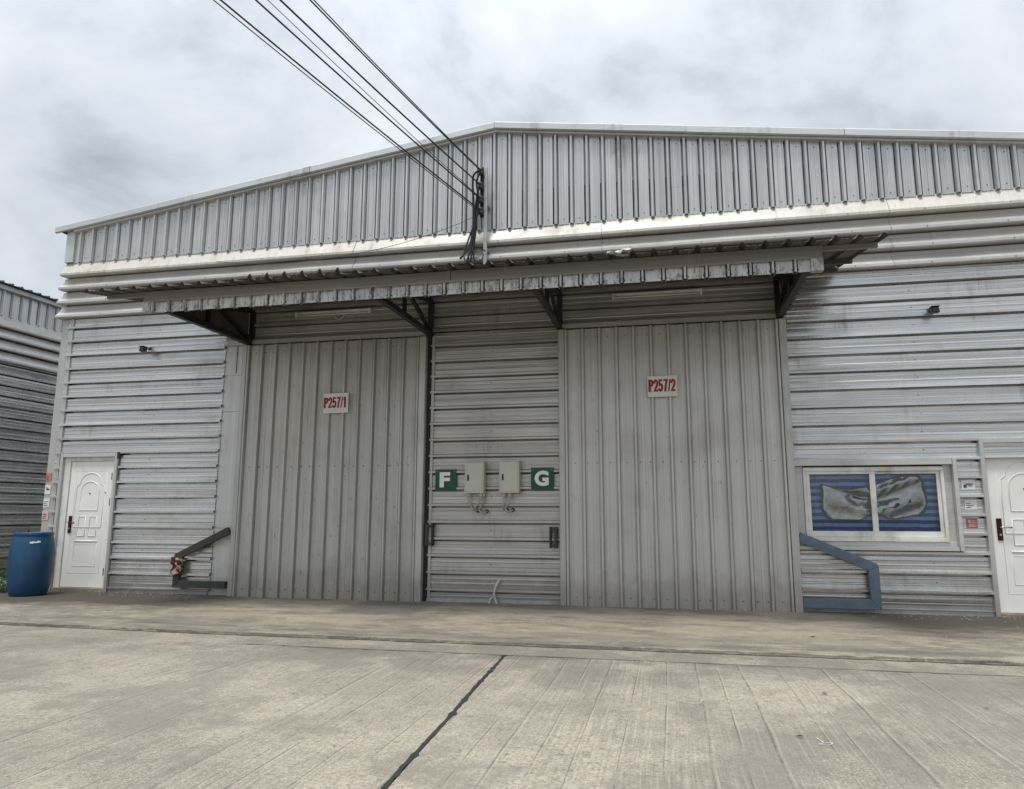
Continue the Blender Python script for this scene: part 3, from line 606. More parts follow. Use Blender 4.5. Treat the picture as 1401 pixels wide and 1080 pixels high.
# ------------------------------------------------------------------ canopy over the sliding doors
CX0, CX1 = -7.86, 2.46
K = thing('door_canopy', (-2.7, 0, 4.05), 'shallow lean-to canopy with ribbed fascia on black steel brackets above the sliding doors', 'canopy')
def cz(y): return 4.29 + 0.184*(y+2.5)
e_ = [CX0 + 3*PITCH*i for i in range(int((CX1-CX0)/(3*PITCH))+1)] + [CX1]
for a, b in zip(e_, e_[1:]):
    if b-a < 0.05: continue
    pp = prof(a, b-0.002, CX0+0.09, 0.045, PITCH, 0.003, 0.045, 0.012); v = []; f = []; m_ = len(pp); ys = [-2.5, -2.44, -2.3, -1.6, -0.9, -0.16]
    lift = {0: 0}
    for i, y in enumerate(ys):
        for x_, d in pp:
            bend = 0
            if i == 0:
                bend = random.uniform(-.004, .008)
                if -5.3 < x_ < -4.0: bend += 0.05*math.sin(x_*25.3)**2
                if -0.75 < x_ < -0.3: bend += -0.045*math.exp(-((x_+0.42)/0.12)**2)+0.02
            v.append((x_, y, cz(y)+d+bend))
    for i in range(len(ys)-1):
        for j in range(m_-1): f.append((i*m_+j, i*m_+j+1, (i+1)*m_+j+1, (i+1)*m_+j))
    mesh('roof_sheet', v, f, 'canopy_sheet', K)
v = []; f = []
for i in range(9):
    for j in range(5): v.append((-0.62+0.035*i+random.uniform(-.01, .01), -2.53+0.02*j+random.uniform(-.02, .02), 4.325+0.018*i*(0.5-abs(j-2)*0.2)*0.6+random.uniform(-.022, .022)))
for i in range(8):
    for j in range(4): f.append((i*5+j, (i+1)*5+j, (i+1)*5+j+1, i*5+j+1))
mesh('crumpled_edge', v, f, 'flashing_plate', K)
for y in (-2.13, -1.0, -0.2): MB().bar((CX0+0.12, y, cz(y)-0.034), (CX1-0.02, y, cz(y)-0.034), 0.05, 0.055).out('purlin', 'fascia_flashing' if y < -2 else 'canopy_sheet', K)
FX0, FX1 = -7.06, 1.822
MB().box(FX0, -2.62, -2.235, -2.19, 4.192, 4.333).out('fascia_flashing', 'fascia_flashing', K, bevel=0.004)
MB().box(-2.612, FX1, -2.238, -2.19, 4.192, 4.335).out('fascia_flashing', 'fascia_flashing', K, bevel=0.004)
MB().box(FX0, FX1, -2.252, -2.2385, 4.176, 4.204).out('fascia_lip', 'fascia_flashing', K)
fe = [FX0+0.12 + 3*PITCH*i for i in range(int((FX1-FX0)/(3*PITCH))+1)]; fe = [q for q in fe if q < FX1-0.13] + [FX1-0.13]
for a, b in zip(fe, fe[1:]):
    if b-a < 0.04: continue
    dz = random.uniform(-.004, .004)
    vsheet(K, 'fascia_sheet', 'fascia_metal', a, b-0.002, lambda x, q=dz: 4.03+q, lambda x: 4.19, FX0+0.14, -2.212, h=0.034, bw=0.016, tw=0.010, lo=0.012, hi=0.012)
for a, b in ((FX0-0.005, FX0+0.12), (FX1-0.13, FX1+0.005)): MB().box(a, b, -2.250, -2.16, 4.03, 4.178).out('fascia_corner', 'fascia_metal', K, bevel=0.004)
MB().box(FX0+0.1, FX1-0.1, -2.19, -2.14, 4.06, 4.11).out('fascia_rail', 'black_steel', K)
screws(K, [(FX0+0.14+PITCH*(k_+0.5)+0.09*q, -2.215, 4.065) for k_ in range(35) for q in (-1, 1)], r=0.008)
def bracket(X, panel):
    br = MB().bar((X, -0.03, 4.09), (X, -2.19, 4.06), 0.075, 0.075).out('bracket', 'black_steel', K)
    MB().bar((X, -0.06, 4.05), (X, -0.06, 4.66), 0.075, 0.075).out('post', 'black_steel', br)
    MB().bar((X, -0.10, cz(-0.1)-0.10), (X, -2.15, cz(-2.15)-0.10), 0.07, 0.07).out('rafter', 'black_steel', br)
    MB().bar((X, -0.10, 4.14), (X, -1.05, cz(-1.05)-0.12), 0.05, 0.05).out('strut', 'black_steel', br)
    MB().bar((X, -1.25, 4.10), (X, -1.25, cz(-1.25)-0.13), 0.05, 0.05).out('strut', 'black_steel', br)
    if panel:
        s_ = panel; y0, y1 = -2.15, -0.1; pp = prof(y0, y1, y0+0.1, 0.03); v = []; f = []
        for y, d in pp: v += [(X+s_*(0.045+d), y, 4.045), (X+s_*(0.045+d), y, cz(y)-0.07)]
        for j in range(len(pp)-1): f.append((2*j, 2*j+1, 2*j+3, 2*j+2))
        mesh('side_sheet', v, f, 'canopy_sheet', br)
for X, p_ in ((-6.72, -1), (-3.59, 0), (-1.53, 0), (1.635, 1)): bracket(X, p_)

# ------------------------------------------------------------------ strip lamps (unlit)
def strip_lamp(x0, x1, z, loop, label):
    T = thing('strip_lamp', ((x0+x1)/2, -0.03, z), label, 'lamp', 'strip lamps under the canopy')
    MB().box(x0, x1, -0.10, -0.05, z+0.012, z+0.062).out('housing', 'lamp_white', T, bevel=0.004)
    MB().tube([(x0+0.03, -0.118, z-0.006), (x1-0.03, -0.118, z-0.006)], 0.013).out('lamp_tube', 'tube_glass', T, smooth=True)
    for xx in (x0+0.012, x1-0.012): MB().box(xx-0.012, xx+0.012, -0.135, -0.0985, z-0.03, z+0.055).out('lamp_holder', 'lamp_white', T)
    if loop:
        c_ = (x0+x1)/2+0.1
        MB().tube([(c_+0.09*math.cos(a), -0.08, z+0.01+0.10*math.sin(a)) for a in [math.pi+math.pi*i/12 for i in range(13)]], 0.007, 6).out('wire_loop', 'conduit_white', T)
strip_lamp(-5.91, -4.60, 4.50, True, 'unlit strip lamp with a drooping wire loop above the first sliding door')
strip_lamp(-0.72, 0.585, 4.50, False, 'unlit strip lamp without a wire loop above the second sliding door')

# ------------------------------------------------------------------ small wall fixtures
def text_mesh(name, s, x, z, y, width, height, mat, parent, bold=0.02):
    cu = bpy.data.curves.new(name, 'FONT'); cu.body = s; cu.offset = bold; cu.extrude = 0.0; cu.resolution_u = 4
    to = bpy.data.objects.new(name+'_tmp', cu); COL.objects.link(to); dg = bpy.context.evaluated_depsgraph_get(); dg.update()
    me = bpy.data.meshes.new_from_object(to.evaluated_get(dg)); bpy.data.objects.remove(to); bpy.data.curves.remove(cu)
    xs = [v_.co.x for v_ in me.vertices]; zs = [v_.co.y for v_ in me.vertices]; off = root_loc(parent)
    sx = width/(max(xs)-min(xs)); sz = height/(max(zs)-min(zs))
    for v_ in me.vertices: v_.co = Vector((x+(v_.co.x-min(xs))*sx, y, z+(v_.co.y-min(zs))*sz)) - off
    me.materials.append(M[mat]); me.name = name; o = bpy.data.objects.new(name, me); COL.objects.link(o); o.parent = parent
    return o
GLYPH = {'P': [[(.17, 0), (.17, 1.0)], [(.17, .915), (.5, .915), (.72, .86), (.83, .71), (.72, .55), (.5, .49), (.17, .49)]],
         '2': [[(.14, .66), (.2, .83), (.48, .925), (.76, .83), (.80, .64), (.62, .42), (.2, .085), (.92, .085)]],
         '5': [[(.86, .915), (.27, .915), (.21, .52), (.48, .61), (.74, .53), (.82, .33), (.72, .15), (.46, .075), (.2, .14), (.12, .28)]],
         '7': [[(.08, .915), (.84, .915), (.56, .5), (.42, 0)]], '/': [[(.2, 0), (.8, 1.0)]], '1': [[(.2, .70), (.5, .84), (.56, 1.0)], [(.56, 1.0), (.56, 0)]]}
ADV = {'P': 1, '2': 1, '5': 1, '7': 1, '/': .62, '1': .8}
def stroke_text(name, txt, x, z, y, width, height, mat, parent, th=0.021):
    tot = sum(ADV[c_] for c_ in txt); u = width/tot; mb = MB(); cx_ = x
    for c_ in txt:
        for si, st in enumerate(GLYPH[c_]):
            P = [Vector((cx_+p[0]*u*ADV[c_]*(0.98), 0, z+p[1]*height)) for p in st]; hw = th*(0.5 if c_ != '/' else 0.28)*(1.18 if len(P) == 2 else 1); v = []; f = []
            for i, p in enumerate(P):
                d0 = (p-P[i-1]).normalized() if i else (P[1]-P[0]).normalized(); d1 = (P[i+1]-p).normalized() if i < len(P)-1 else d0
                tn = (d0+d1).normalized(); nn = Vector((-tn.z, 0, tn.x)); k_ = min(1.5, 1/max(0.5, tn.dot(d0)))
                v += [(p.x+nn.x*hw*k_, y-0.0006*si, p.z+nn.z*hw*k_), (p.x-nn.x*hw*k_, y-0.0006*si, p.z-nn.z*hw*k_)]
                if i: f.append((2*i-2, 2*i-1, 2*i+1, 2*i))
            mb.add(v, f)
        cx_ += u*ADV[c_]
    return mb.out(name, mat, parent)
def sign(name, x0, x1, z0, z1, y, mat, txt, tmat, rect, label, cat, bold, tilt=0.0, dx=0.0):
    T = thing(name, ((x0+x1)/2, y, z0), label, cat)
    MB().box(x0, x1, y-0.012, y, z0, z1).out('board', mat, T, bevel=0.003)
    a, b, c_, d_ = rect
    (stroke_text if len(txt) > 1 else text_mesh)('lettering', txt, x0+(x1-x0)*a, z0+(z1-z0)*c_, y-0.0145, (x1-x0)*(b-a), (z1-z0)*(d_-c_), tmat, T, 0.030 if len(txt) > 1 else bold)
    for xx, z in ((x0+0.03, z1-0.03), (x1-0.03, z1-0.03)): MB().tube([(xx, y-0.011, z), (xx, y-0.018, z)], 0.006, 6).out('screw', 'galvanised', T)
    T.rotation_euler = (0, tilt, 0); return T
sign('letter_sign', -3.462, -3.127, 1.634, 1.953, -0.062, 'sign_green', 'F', 'sign_white', (0.21, 0.70, 0.15, 0.87), 'green square sign with white letter F beside the left electrical box', 'sign', 0.045)
sign('letter_sign', -1.978, -1.636, 1.637, 1.965, -0.062, 'sign_green', 'G', 'sign_white', (0.16, 0.78, 0.17, 0.86), 'green square sign with white letter G beside the right electrical box', 'sign', 0.045)
sign('number_plate', -5.305, -4.882, 2.852, 3.172, -0.178, 'plate_white', 'P257/1', 'plate_red', (0.035, 0.93, 0.26, 0.80), 'white plate with red number P257/1 on the first sliding door', 'sign', 0.05, math.radians(-0.8))
sign('number_plate', -0.238, 0.184, 2.955, 3.264, -0.178, 'plate_white', 'P257/2', 'plate_red', (0.05, 0.95, 0.24, 0.83), 'white plate with red number P257/2 on the second sliding door', 'sign', 0.05, math.radians(-0.3))
def ebox(x0, x1, z0, z1, label, tubes):
    T = thing('electrical_box', ((x0+x1)/2, -0.05, z0), label, 'electrical box', 'electrical boxes between the sliding doors')
    MB().box(x0, x1, -0.195, -0.05, z0, z1).out('cabinet', 'box_grey', T, bevel=0.004)
    dr = MB().box(x0+0.022, x1-0.022, -0.203, -0.193, z0+0.025, z1-0.02).out('cabinet_door', 'box_grey', T, bevel=0.003)
    MB().box(x0+0.045, x0+0.068, -0.212, -0.2025, (z0+z1)/2-0.045, (z0+z1)/2+0.045).out('lock', 'black_steel', dr)
    MB().box(x0-0.006, x1+0.006, -0.205, -0.05, z1+0.0005, z1+0.009).out('rain_lip', 'box_grey', T)
    for pts in tubes:
        P = [Vector(p) for p in pts]; cur = []
        for i in range(len(P)-1):
            p0, p1, p2, p3 = P[max(i-1, 0)], P[i], P[i+1], P[min(i+2, len(P)-1)]
            for q in range(5):
                t_ = q/5; cur.append(0.5*((2*p1)+(p2-p0)*t_+(2*p0-5*p1+4*p2-p3)*t_*t_+(3*p1-p0-3*p2+p3)*t_**3))
        cur.append(P[-1]); tb = MB().tube(cur, 0.0135, 8).out('conduit', 'conduit', T, smooth=True)
        MB().tube([P[0]+Vector((0, 0, 0.0)), P[0]-Vector((0, 0, 0.04))], 0.02, 8).out('gland', 'conduit_white', tb)
        MB().tube([P[-1]+Vector((0, -0.012, 0)), P[-1]], 0.03, 8).out('wall_seal', 'insulator_brown', tb)
ebox(-2.965, -2.672, 1.588, 2.045, 'grey electrical box with three conduits next to the letter F sign',
     [[(-2.925, -0.11, 1.588), (-2.92, -0.11, 1.48), (-2.86, -0.11, 1.36), (-2.80, -0.03, 1.335)], [(-2.735, -0.13, 1.588), (-2.745, -0.13, 1.48), (-2.83, -0.12, 1.37), (-2.78, -0.03, 1.335)], [(-2.695, -0.10, 1.588), (-2.70, -0.10, 1.47), (-2.755, -0.11, 1.35), (-2.70, -0.11, 1.29), (-2.655, -0.03, 1.325)]])
ebox(-2.435, -2.138, 1.590, 2.055, 'grey electrical box with two conduits next to the letter G sign',
     [[(-2.38, -0.11, 1.590), (-2.38, -0.11, 1.48), (-2.395, -0.10, 1.37), (-2.345, -0.03, 1.34)], [(-2.29, -0.12, 1.590), (-2.30, -0.12, 1.47), (-2.355, -0.11, 1.37), (-2.32, -0.10, 1.32), (-2.26, -0.03, 1.345)]])
def floodlight(x, z, s_, label):
    q_ = 0.72
    T = thing('wall_floodlight', (x, -0.03, z), label, 'lamp', 'small floodlights on the front wall')
    MB().box(x-0.02, x+0.03, -0.062, -0.045, z-0.03, z+0.06).out('wall_plate', 'fixture_black', T)
    MB().tube([(x, -0.06, z+0.02), (x-s_*0.01, -0.14, z+0.03), (x-s_*0.03, -0.17, z)], 0.012).out('arm', 'fixture_black', T)
    hs = MB().prism([(x-s_*0.07, z-0.045), (x+s_*0.03, z-0.045), (x+s_*0.038, z+0.03), (x-s_*0.06, z+0.034)], -0.23, -0.15).out('housing', 'fixture_black', T, bevel=0.006)
    MB().prism([(x-s_*0.06, z-0.035), (x+s_*0.02, z-0.035), (x+s_*0.026, z+0.02), (x-s_*0.05, z+0.024)], -0.236, -0.2315).out('lens', 'lens_dark', hs)
    MB().box(min(x-s_*0.065, x+s_*0.04), max(x-s_*0.065, x+s_*0.04), -0.26, -0.15, z+0.035, z+0.041).out('visor', 'fixture_black', hs)
floodlight(-8.66, 4.05, 1, 'small black floodlight on the wall above the white door by the barrel')
floodlight(3.62, 4.04, -1, 'small black floodlight on the wall above the window')

# ------------------------------------------------------------------ door guards
def guard(pts, wdt, mat, label, y0, y1):
    (xa, za), (xb, zb), (xc, zc_), (xd, zd) = pts      # wall end of slope, knee, foot corner, door end of base
    T = thing('door_guard', ((xa+xb)/2, -0.1, 0), label, 'guard frame')
    h = wdt/2; s_ = 1 if xb > xa else -1
    d = Vector((xb-xa, 0, zb-za)).normalized(); nrm = Vector((-d.z, 0, d.x)); nrm = nrm if nrm.z > 0 else -nrm
    A = Vector((xa, 0, za)); B = Vector((xb, 0, zb)); o1, o2 = A+nrm*h, A-nrm*h
    k1 = B+nrm*h+d*h*0.3; k2 = Vector((xb-s_*h, 0, zb-h*0.55))
    MB().prism([(o1.x, o1.z), (k1.x, k1.z), (xb+s_*h, zb+h*0.2), (k2.x, k2.z), (o2.x, o2.z)], y0, y1).out('sloped_bar', mat, T, bevel=0.004)
    MB().prism([(xb-s_*h, zb-h*0.56), (xb+s_*h, zb+h*0.19), (xc+s_*h, zc_-h), (xc-s_*h, zc_+h)], y0+0.002, y1-0.002).out('upright', mat, T, bevel=0.004)
    MB().prism([(xc-s_*h, zc_+h-0.001), (xc+s_*h, zc_-h-0.001), (xd, zd-h), (xd, zd+h)], y0+0.001, y1-0.001).out('base_bar', mat, T, bevel=0.004)
    return T
guard([(-6.86, 1.02), (-7.75, 0.60), (-7.745, 0.172), (-6.86, 0.172)], 0.108, 'guard_dark', 'dark steel guard frame beside the first sliding door', -0.16, -0.09)
guard([(1.72, 0.985), (2.625, 0.595), (2.628, 0.122), (1.72, 0.122)], 0.128, 'guard_blue', 'blue-grey steel guard frame under the window', -0.16, -0.09)
# cloth wound round the dark guard
v = []; f = []; ns, nr = 22, 14
for i in range(nr+1):
    z = 0.30+0.29*i/nr
    for j in range(ns):
        a = 2*math.pi*j/ns; r = 0.093+0.012*math.sin(a*5+i*1.7)+0.010*math.sin(i*2.3+a*2); v.append((-7.765+r*math.cos(a)*1.02, -0.125+r*0.75*math.sin(a), z+0.012*math.sin(a*3+i)))
for i in range(nr):
    for j in range(ns): f.append((i*ns+j, i*ns+(j+1) % ns, (i+1)*ns+(j+1) % ns, (i+1)*ns+j))
tag(mesh('cloth_wrap', v, f, 'patterned_cloth', None, True, loc=(-7.77, -0.12, 0.3)), 'red and cream patterned cloth wound round the dark guard frame', 'cloth')

# ------------------------------------------------------------------ paper notices
def notice(x0, x1, z0, z1, y, mat, label, group, marks):
    T = thing('paper_notice', ((x0+x1)/2, y, z0), label, 'notice', group)
    v = [(x0, y-0.002, z0), (x1, y, z0+0.004), (x1+0.002, y-0.003, z1), (x0, y-0.001, z1-0.003), ]
    MB().add([(p[0], p[1]-0.001, p[2]) for p in v]+[(p[0], p[1]+0.001, p[2]) for p in v], [(0,1,2,3), (7,6,5,4), (0,4,5,1), (1,5,6,2), (2,6,7,3), (3,7,4,0)]).out('paper', mat, T)
    mb = MB()
    for a, b, c_, d_ in marks: mb.box(x0+(x1-x0)*a, x0+(x1-x0)*b, y-0.0065, y-0.0055, z0+(z1-z0)*c_, z0+(z1-z0)*d_)
    if marks: mb.out('print', 'print_dark' if mat != 'paper_red' else 'paper_pink', T)
lines = lambda n_: [(0.12, 0.12+0.7*random.uniform(.5, 1), 0.2+0.6*i/n_, 0.2+0.6*i/n_+0.06) for i in range(n_)]
notice(3.81, 3.972, 1.612, 1.742, -0.03, 'paper_white', 'white notice with black print beside the window, topmost of three', None, [(0.15, 0.38, 0.2, 0.5), (0.3, 0.85, 0.5, 0.62), (0.45, 0.8, 0.35, 0.42)])
notice(3.828, 3.972, 1.352, 1.482, -0.03, 'paper_white', 'plain white notice beside the window, middle of three', None, lines(3))
notice(3.826, 3.958, 1.105, 1.240, -0.03, 'paper_red', 'red notice beside the window, lowest of three', None, [(0.15, 0.4, 0.55, 0.85), (0.5, 0.85, 0.55, 0.62), (0.5, 0.8, 0.75, 0.82), (0.2, 0.85, 0.2, 0.28), (0.2, 0.7, 0.36, 0.42)])
for (a, b, c_, d_, mt, lb) in ((-10.525, -10.42, 1.83, 1.975, 'paper_orange', 'orange-red notice on the left corner flashing, topmost of four'), (-10.525, -10.412, 1.605, 1.765, 'paper_white', 'white notice with dark print on the left corner flashing, second from top'), (-10.528, -10.405, 1.38, 1.54, 'paper_white', 'white notice with fine lines on the left corner flashing, third from top'), (-10.528, -10.40, 1.165, 1.325, 'paper_pink', 'faded pink notice on the left corner flashing, lowest of four')):
    notice(a, b, c_, d_, -0.014, mt, lb, None, [(0.3, 0.8, 0.45, 0.6), (0.2, 0.6, 0.65, 0.72)] if 'dark' in lb else lines(3))

# ------------------------------------------------------------------ service post, insulators and cables
T = thing('cable_post', (-2.665, -0.2, 5.12), 'thin galvanised post with four dark cable insulators above the canopy', 'cable post')
MB().box(-2.70, -2.645, -0.235, -0.195, 5.05, 6.75).out('post', 'galvanised', T, bevel=0.003)
MB().box(-2.757, -2.701, -0.23, -0.20, 5.90, 6.74).out('rack', 'black_steel', T)
INS = [6.64, 6.40, 6.17, 5.98]
for z in INS:
    MB().lathe([(0.018, -0.055), (0.042, -0.05), (0.045, -0.02), (0.026, 0.0), (0.045, 0.02), (0.042, 0.05), (0.018, 0.055)], (-2.735, -0.285, z), 14).out('insulator', 'insulator_brown', T, smooth=True)
    MB().box(-2.745, -2.725, -0.32, -0.20, z-0.068, z-0.057).out('clevis', 'black_steel', T)
for z in (5.35, 6.9-0.8): MB().box(-2.71, -2.635, -0.194, -0.03, z, z+0.03).out('stand_off', 'galvanised', T)
CAM = Vector((0, -10.8, 1.25))
def edge_pt(dirv, t_): return CAM + Vector(dirv)*t_
def spline3(A, Mi, B, s0, n=48):
    # quadratic in s through A(0), Mi(s0), B(1)
    o_ = []
    for i in range(n+1):
        s_ = i/n; l0 = (s_-s0)*(s_-1)/((0-s0)*(0-1)); l1 = s_*(s_-1)/(s0*(s0-1)); l2 = s_*(s_-s0)/((1-0)*(1-s0)); o_.append(A*l0+Mi*l1+B*l2)
    return o_
wires = [(INS[0], (-0.457, 0.821, 0.696), 0.010, 'cable_grey', 'overhead cable, lower of the twin pair fixed to the topmost insulator'),
         (INS[0]+0.02, (-0.452, 0.823, 0.696), 0.008, 'cable_grey', 'overhead cable, upper of the twin pair fixed to the topmost insulator'),
         (INS[1], (-0.497, 0.813, 0.696), 0.012, 'cable_black', 'thick black overhead cable fixed to the second insulator'),
         (INS[2], (-0.530, 0.805, 0.696), 0.011, 'cable_black', 'black overhead cable fixed to the third insulator'),
         (INS[2]+0.02, (-0.514, 0.809, 0.696), 0.005, 'cable_grey', 'thin grey overhead cable running just above the third black cable'),
         (INS[3], (-0.577, 0.796, 0.696), 0.011, 'cable_black', 'black overhead cable fixed to the lowest insulator'),
         (INS[3]-0.03, (-0.587, 0.793, 0.696), 0.007, 'cable_grey', 'thin grey overhead cable, lowest of all the overhead cables')]
for z, dv, r, mt, lb in wires:
    A = Vector((-2.735, -0.33, z)); Mi = edge_pt(dv, 8.2); Bd = Mi + (Mi-A)*2.6 + Vector((0, 0, 0.85)); s0 = (Mi-A).length/(Bd-A).length
    P = spline3(A, Mi, Bd, s0)
    tag(MB().tube(P, r, 6).out('overhead_cable', mt, None, True, loc=tuple(A)), lb, 'cable', 'overhead cables')
def cat(P, k_=6):
    P = [Vector(p) for p in P]; cur = []
    for i in range(len(P)-1):
        p0, p1, p2, p3 = P[max(i-1, 0)], P[i], P[i+1], P[min(i+2, len(P)-1)]
        for q in range(k_):
            t_ = q/k_; cur.append(0.5*((2*p1)+(p2-p0)*t_+(2*p0-5*p1+4*p2-p3)*t_*t_+(3*p1-p0-3*p2+p3)*t_**3))
    return cur+[P[-1]]
drops = [([(-2.74, -0.34, 6.64), (-2.86, -0.30, 6.55), (-2.86, -0.26, 6.1), (-2.87, -0.24, 5.7), (-2.93, -0.24, 5.42), (-3.06, -0.28, 5.22)], 0.013, 'black drop cable curving left at its foot, from the topmost insulator'),
         ([(-2.74, -0.34, 6.40), (-2.80, -0.29, 6.2), (-2.84, -0.25, 5.9), (-2.88, -0.23, 5.6), (-2.93, -0.25, 5.3), (-2.93, -0.3, 5.05)], 0.013, 'black drop cable hanging straight down, from the second insulator'),
         ([(-2.74, -0.34, 6.17), (-2.79, -0.28, 5.98), (-2.82, -0.24, 5.7), (-2.85, -0.24, 5.4), (-2.84, -0.28, 5.1)], 0.011, 'black drop cable nearest the post, from the third insulator'),
         ([(-2.74, -0.34, 5.98), (-2.80, -0.3, 5.85), (-2.86, -0.26, 5.6), (-2.90, -0.26, 5.35), (-2.97, -0.30, 5.12)], 0.012, 'short black drop cable from the lowest insulator')]
drops += [([(-2.74, -0.34, 6.60), (-2.80, -0.31, 6.45), (-2.77, -0.29, 6.2), (-2.80, -0.27, 5.9), (-2.84, -0.25, 5.55), (-2.90, -0.27, 5.15)], 0.012, 'black drop cable bulging beside the insulators before falling to the canopy'),
          ([(-2.86, -0.25, 5.75), (-2.95, -0.25, 5.5), (-3.0, -0.27, 5.3), (-2.96, -0.31, 5.12)], 0.010, 'short slack black cable leftmost at the foot of the post')]
for P, r, lb in drops: tag(MB().tube(cat(P), r*1.35, 6).out('drop_cable', 'cable_black', None, True, loc=P[-1]), lb, 'cable', 'drop cables beside the post')
P = [(-2.66, -0.25, 5.33), (-2.76, -0.30, 5.36), (-2.83, -0.33, 5.25), (-2.79, -0.34, 5.14), (-2.70, -0.33, 5.16), (-2.68, -0.30, 5.26)]
tag(MB().tube(cat(P), 0.009, 6).out('cable_coil', 'cable_black', None, True, loc=P[3]), 'small loop of black cable at the foot of the cable post', 'cable')
P = [(-2.75, -0.20, 5.97), (-3.5, -0.2, 5.72), (-4.6, -0.19, 5.50), (-6.2, -0.18, 5.40), (-7.4, -0.18, 5.52)]
tag(MB().tube(cat(P), 0.005, 5).out('service_wire', 'cable_grey', None, True, loc=P[0]), 'hair-thin grey wire sagging across the folded bands left of the post', 'wire')

# ------------------------------------------------------------------ conduit stub at the foot of the middle wall
P = [(-2.455, -0.03, 0.30), (-2.46, -0.075, 0.315), (-2.50, -0.095, 0.24), (-2.525, -0.10, 0.12), (-2.475, -0.11, -0.01)]
T = thing('floor_conduit', (-2.5, -0.1, 0), 'bent white conduit rising from the ground between the sliding doors', 'conduit')
MB().tube(cat(P), 0.017, 8).out('pipe', 'conduit_white', T, smooth=True)
MB().tube(cat([(-2.60, -0.11, -0.01), (-2.575, -0.105, 0.06), (-2.545, -0.07, 0.085)]), 0.013, 8).out('pipe_stub', 'conduit_white', T, smooth=True)

# ------------------------------------------------------------------ blue barrel
bc = (-9.97, -0.70, 0)
T = thing('blue_barrel', bc, 'tall blue plastic barrel standing at the left corner of the warehouse', 'barrel')
pf = [(0.20, 0.0), (0.255, 0.0), (0.275, 0.02), (0.29, 0.07), (0.315, 0.18), (0.332, 0.32), (0.338, 0.48), (0.333, 0.64), (0.318, 0.78), (0.298, 0.875), (0.288, 0.90), (0.288, 0.912), (0.296, 0.92), (0.296, 0.955), (0.286, 0.968), (0.276, 0.966), (0.270, 0.94), (0.10, 0.935)]
pf = [(r_*0.94, z_*1.015) for r_, z_ in pf]
body = MB().lathe(pf, bc, 56).out('body', 'barrel_blue', T, smooth=True)
MB().lathe([(0.035, 0.936), (0.035, 0.962), (0.028, 0.965)], (bc[0]+0.08, bc[1]+0.14, 0), 14).out('bung', 'black_steel', T)
MB().tube([(bc[0]-0.06, bc[1]-0.02, 0.94), (bc[0]-0.075, bc[1]-0.05, 1.0), (bc[0]-0.05, bc[1]-0.06, 1.015)], 0.012, 6).out('cord_end', 'cable_black', T)
# white paint smear and scratch on the side
def smear(pts, th, name, mat):
    mb = MB()
    for (a0, z0, a1, z1) in pts:
        v = []
        for a, z in ((a0, z0), (a1, z0+0.005), (a1, z1), (a0, z1-0.004)):
            r = 0.320 if z < 0.75 else 0.316-(z-0.75)*0.15; v.append((bc[0]+r*math.cos(a), bc[1]+r*math.sin(a), z))
        mb.add(v, [(0, 1, 2, 3)])
    mb.out(name, mat, body)
sa = -0.52
smear([(sa-0.42+0.08*i, 0.81+0.003*i+random.uniform(-.006, .006), sa-0.345+0.08*i, 0.835+0.003*i+random.uniform(-.004, .010)) for i in range(6)], 0.02, 'paint_smear', 'sign_white')
smear([(sa-0.35, 0.655, sa-0.1, 0.662)], 0.02, 'scratch', 'guard_blue')

# ------------------------------------------------------------------ weeds behind the barrel
def weed(cx_, cy_, h, n_, spread, mat, label):
    T = thing('weed', (cx_, cy_, -0.16), label, 'plant', 'weeds in the gap between the warehouses'); rnd = random.Random(int(cx_*1000))
    st = MB(); lf = MB()
    for i in range(n_):
        a = rnd.uniform(0, 6.28); d = rnd.uniform(0.05, 1)*spread; hh = h*rnd.uniform(0.5, 1.05)+0.16
        P = [Vector((cx_+d*0.35*math.cos(a), cy_+d*0.35*math.sin(a), -0.16)), Vector((cx_+d*0.7*math.cos(a), cy_+d*0.7*math.sin(a), -0.16+hh*0.6)), Vector((cx_+d*math.cos(a), cy_+d*math.sin(a), -0.16+hh))]
        st.tube(P, [0.006, 0.004, 0.002], 4)
        for q in range(rnd.randint(6, 10)):
            t_ = rnd.uniform(0.25, 1.0); b = P[0].lerp(P[1], min(1, t_*2)) if t_ < .5 else P[1].lerp(P[2], (t_-.5)*2)
            aa = rnd.uniform(0, 6.28); ln = rnd.uniform(0.06, 0.13); wd = ln*rnd.uniform(0.3, 0.5); dv = Vector((math.cos(aa), math.sin(aa), rnd.uniform(-.1, .7))).normalized(); sv = dv.cross(Vector((0, 0, 1))).normalized()
            tip = b+dv*ln-Vector((0, 0, ln*.3)); mid = b+dv*ln*.5
            lf.add([b, mid+sv*wd*.5+Vector((0, 0, .008)), tip, mid-sv*wd*.5+Vector((0, 0, .008)), mid], [(0, 1, 4), (0, 4, 3), (1, 2, 4), (4, 2, 3)])
    st.out('stems', 'weed_leaf', T); tag(lf.out('leaves', mat, T), kind='stuff')
weed(-10.98, -0.05, 0.50, 26, 0.34, 'weed_leaf', 'bushy green weed right behind the blue barrel')
weed(-11.45, 0.75, 0.55, 24, 0.42, 'weed_leaf', 'taller weed farther back behind the barrel, against the neighbouring warehouse')
weed(-10.72, -0.42, 0.22, 12, 0.20, 'weed_leaf_pale', 'low pale-leaved weed at the foot of the barrel')
weed(-12.5, 2.0, 0.5, 26, 0.6, 'weed_leaf', 'dark weed at the foot of the neighbouring warehouse wall')

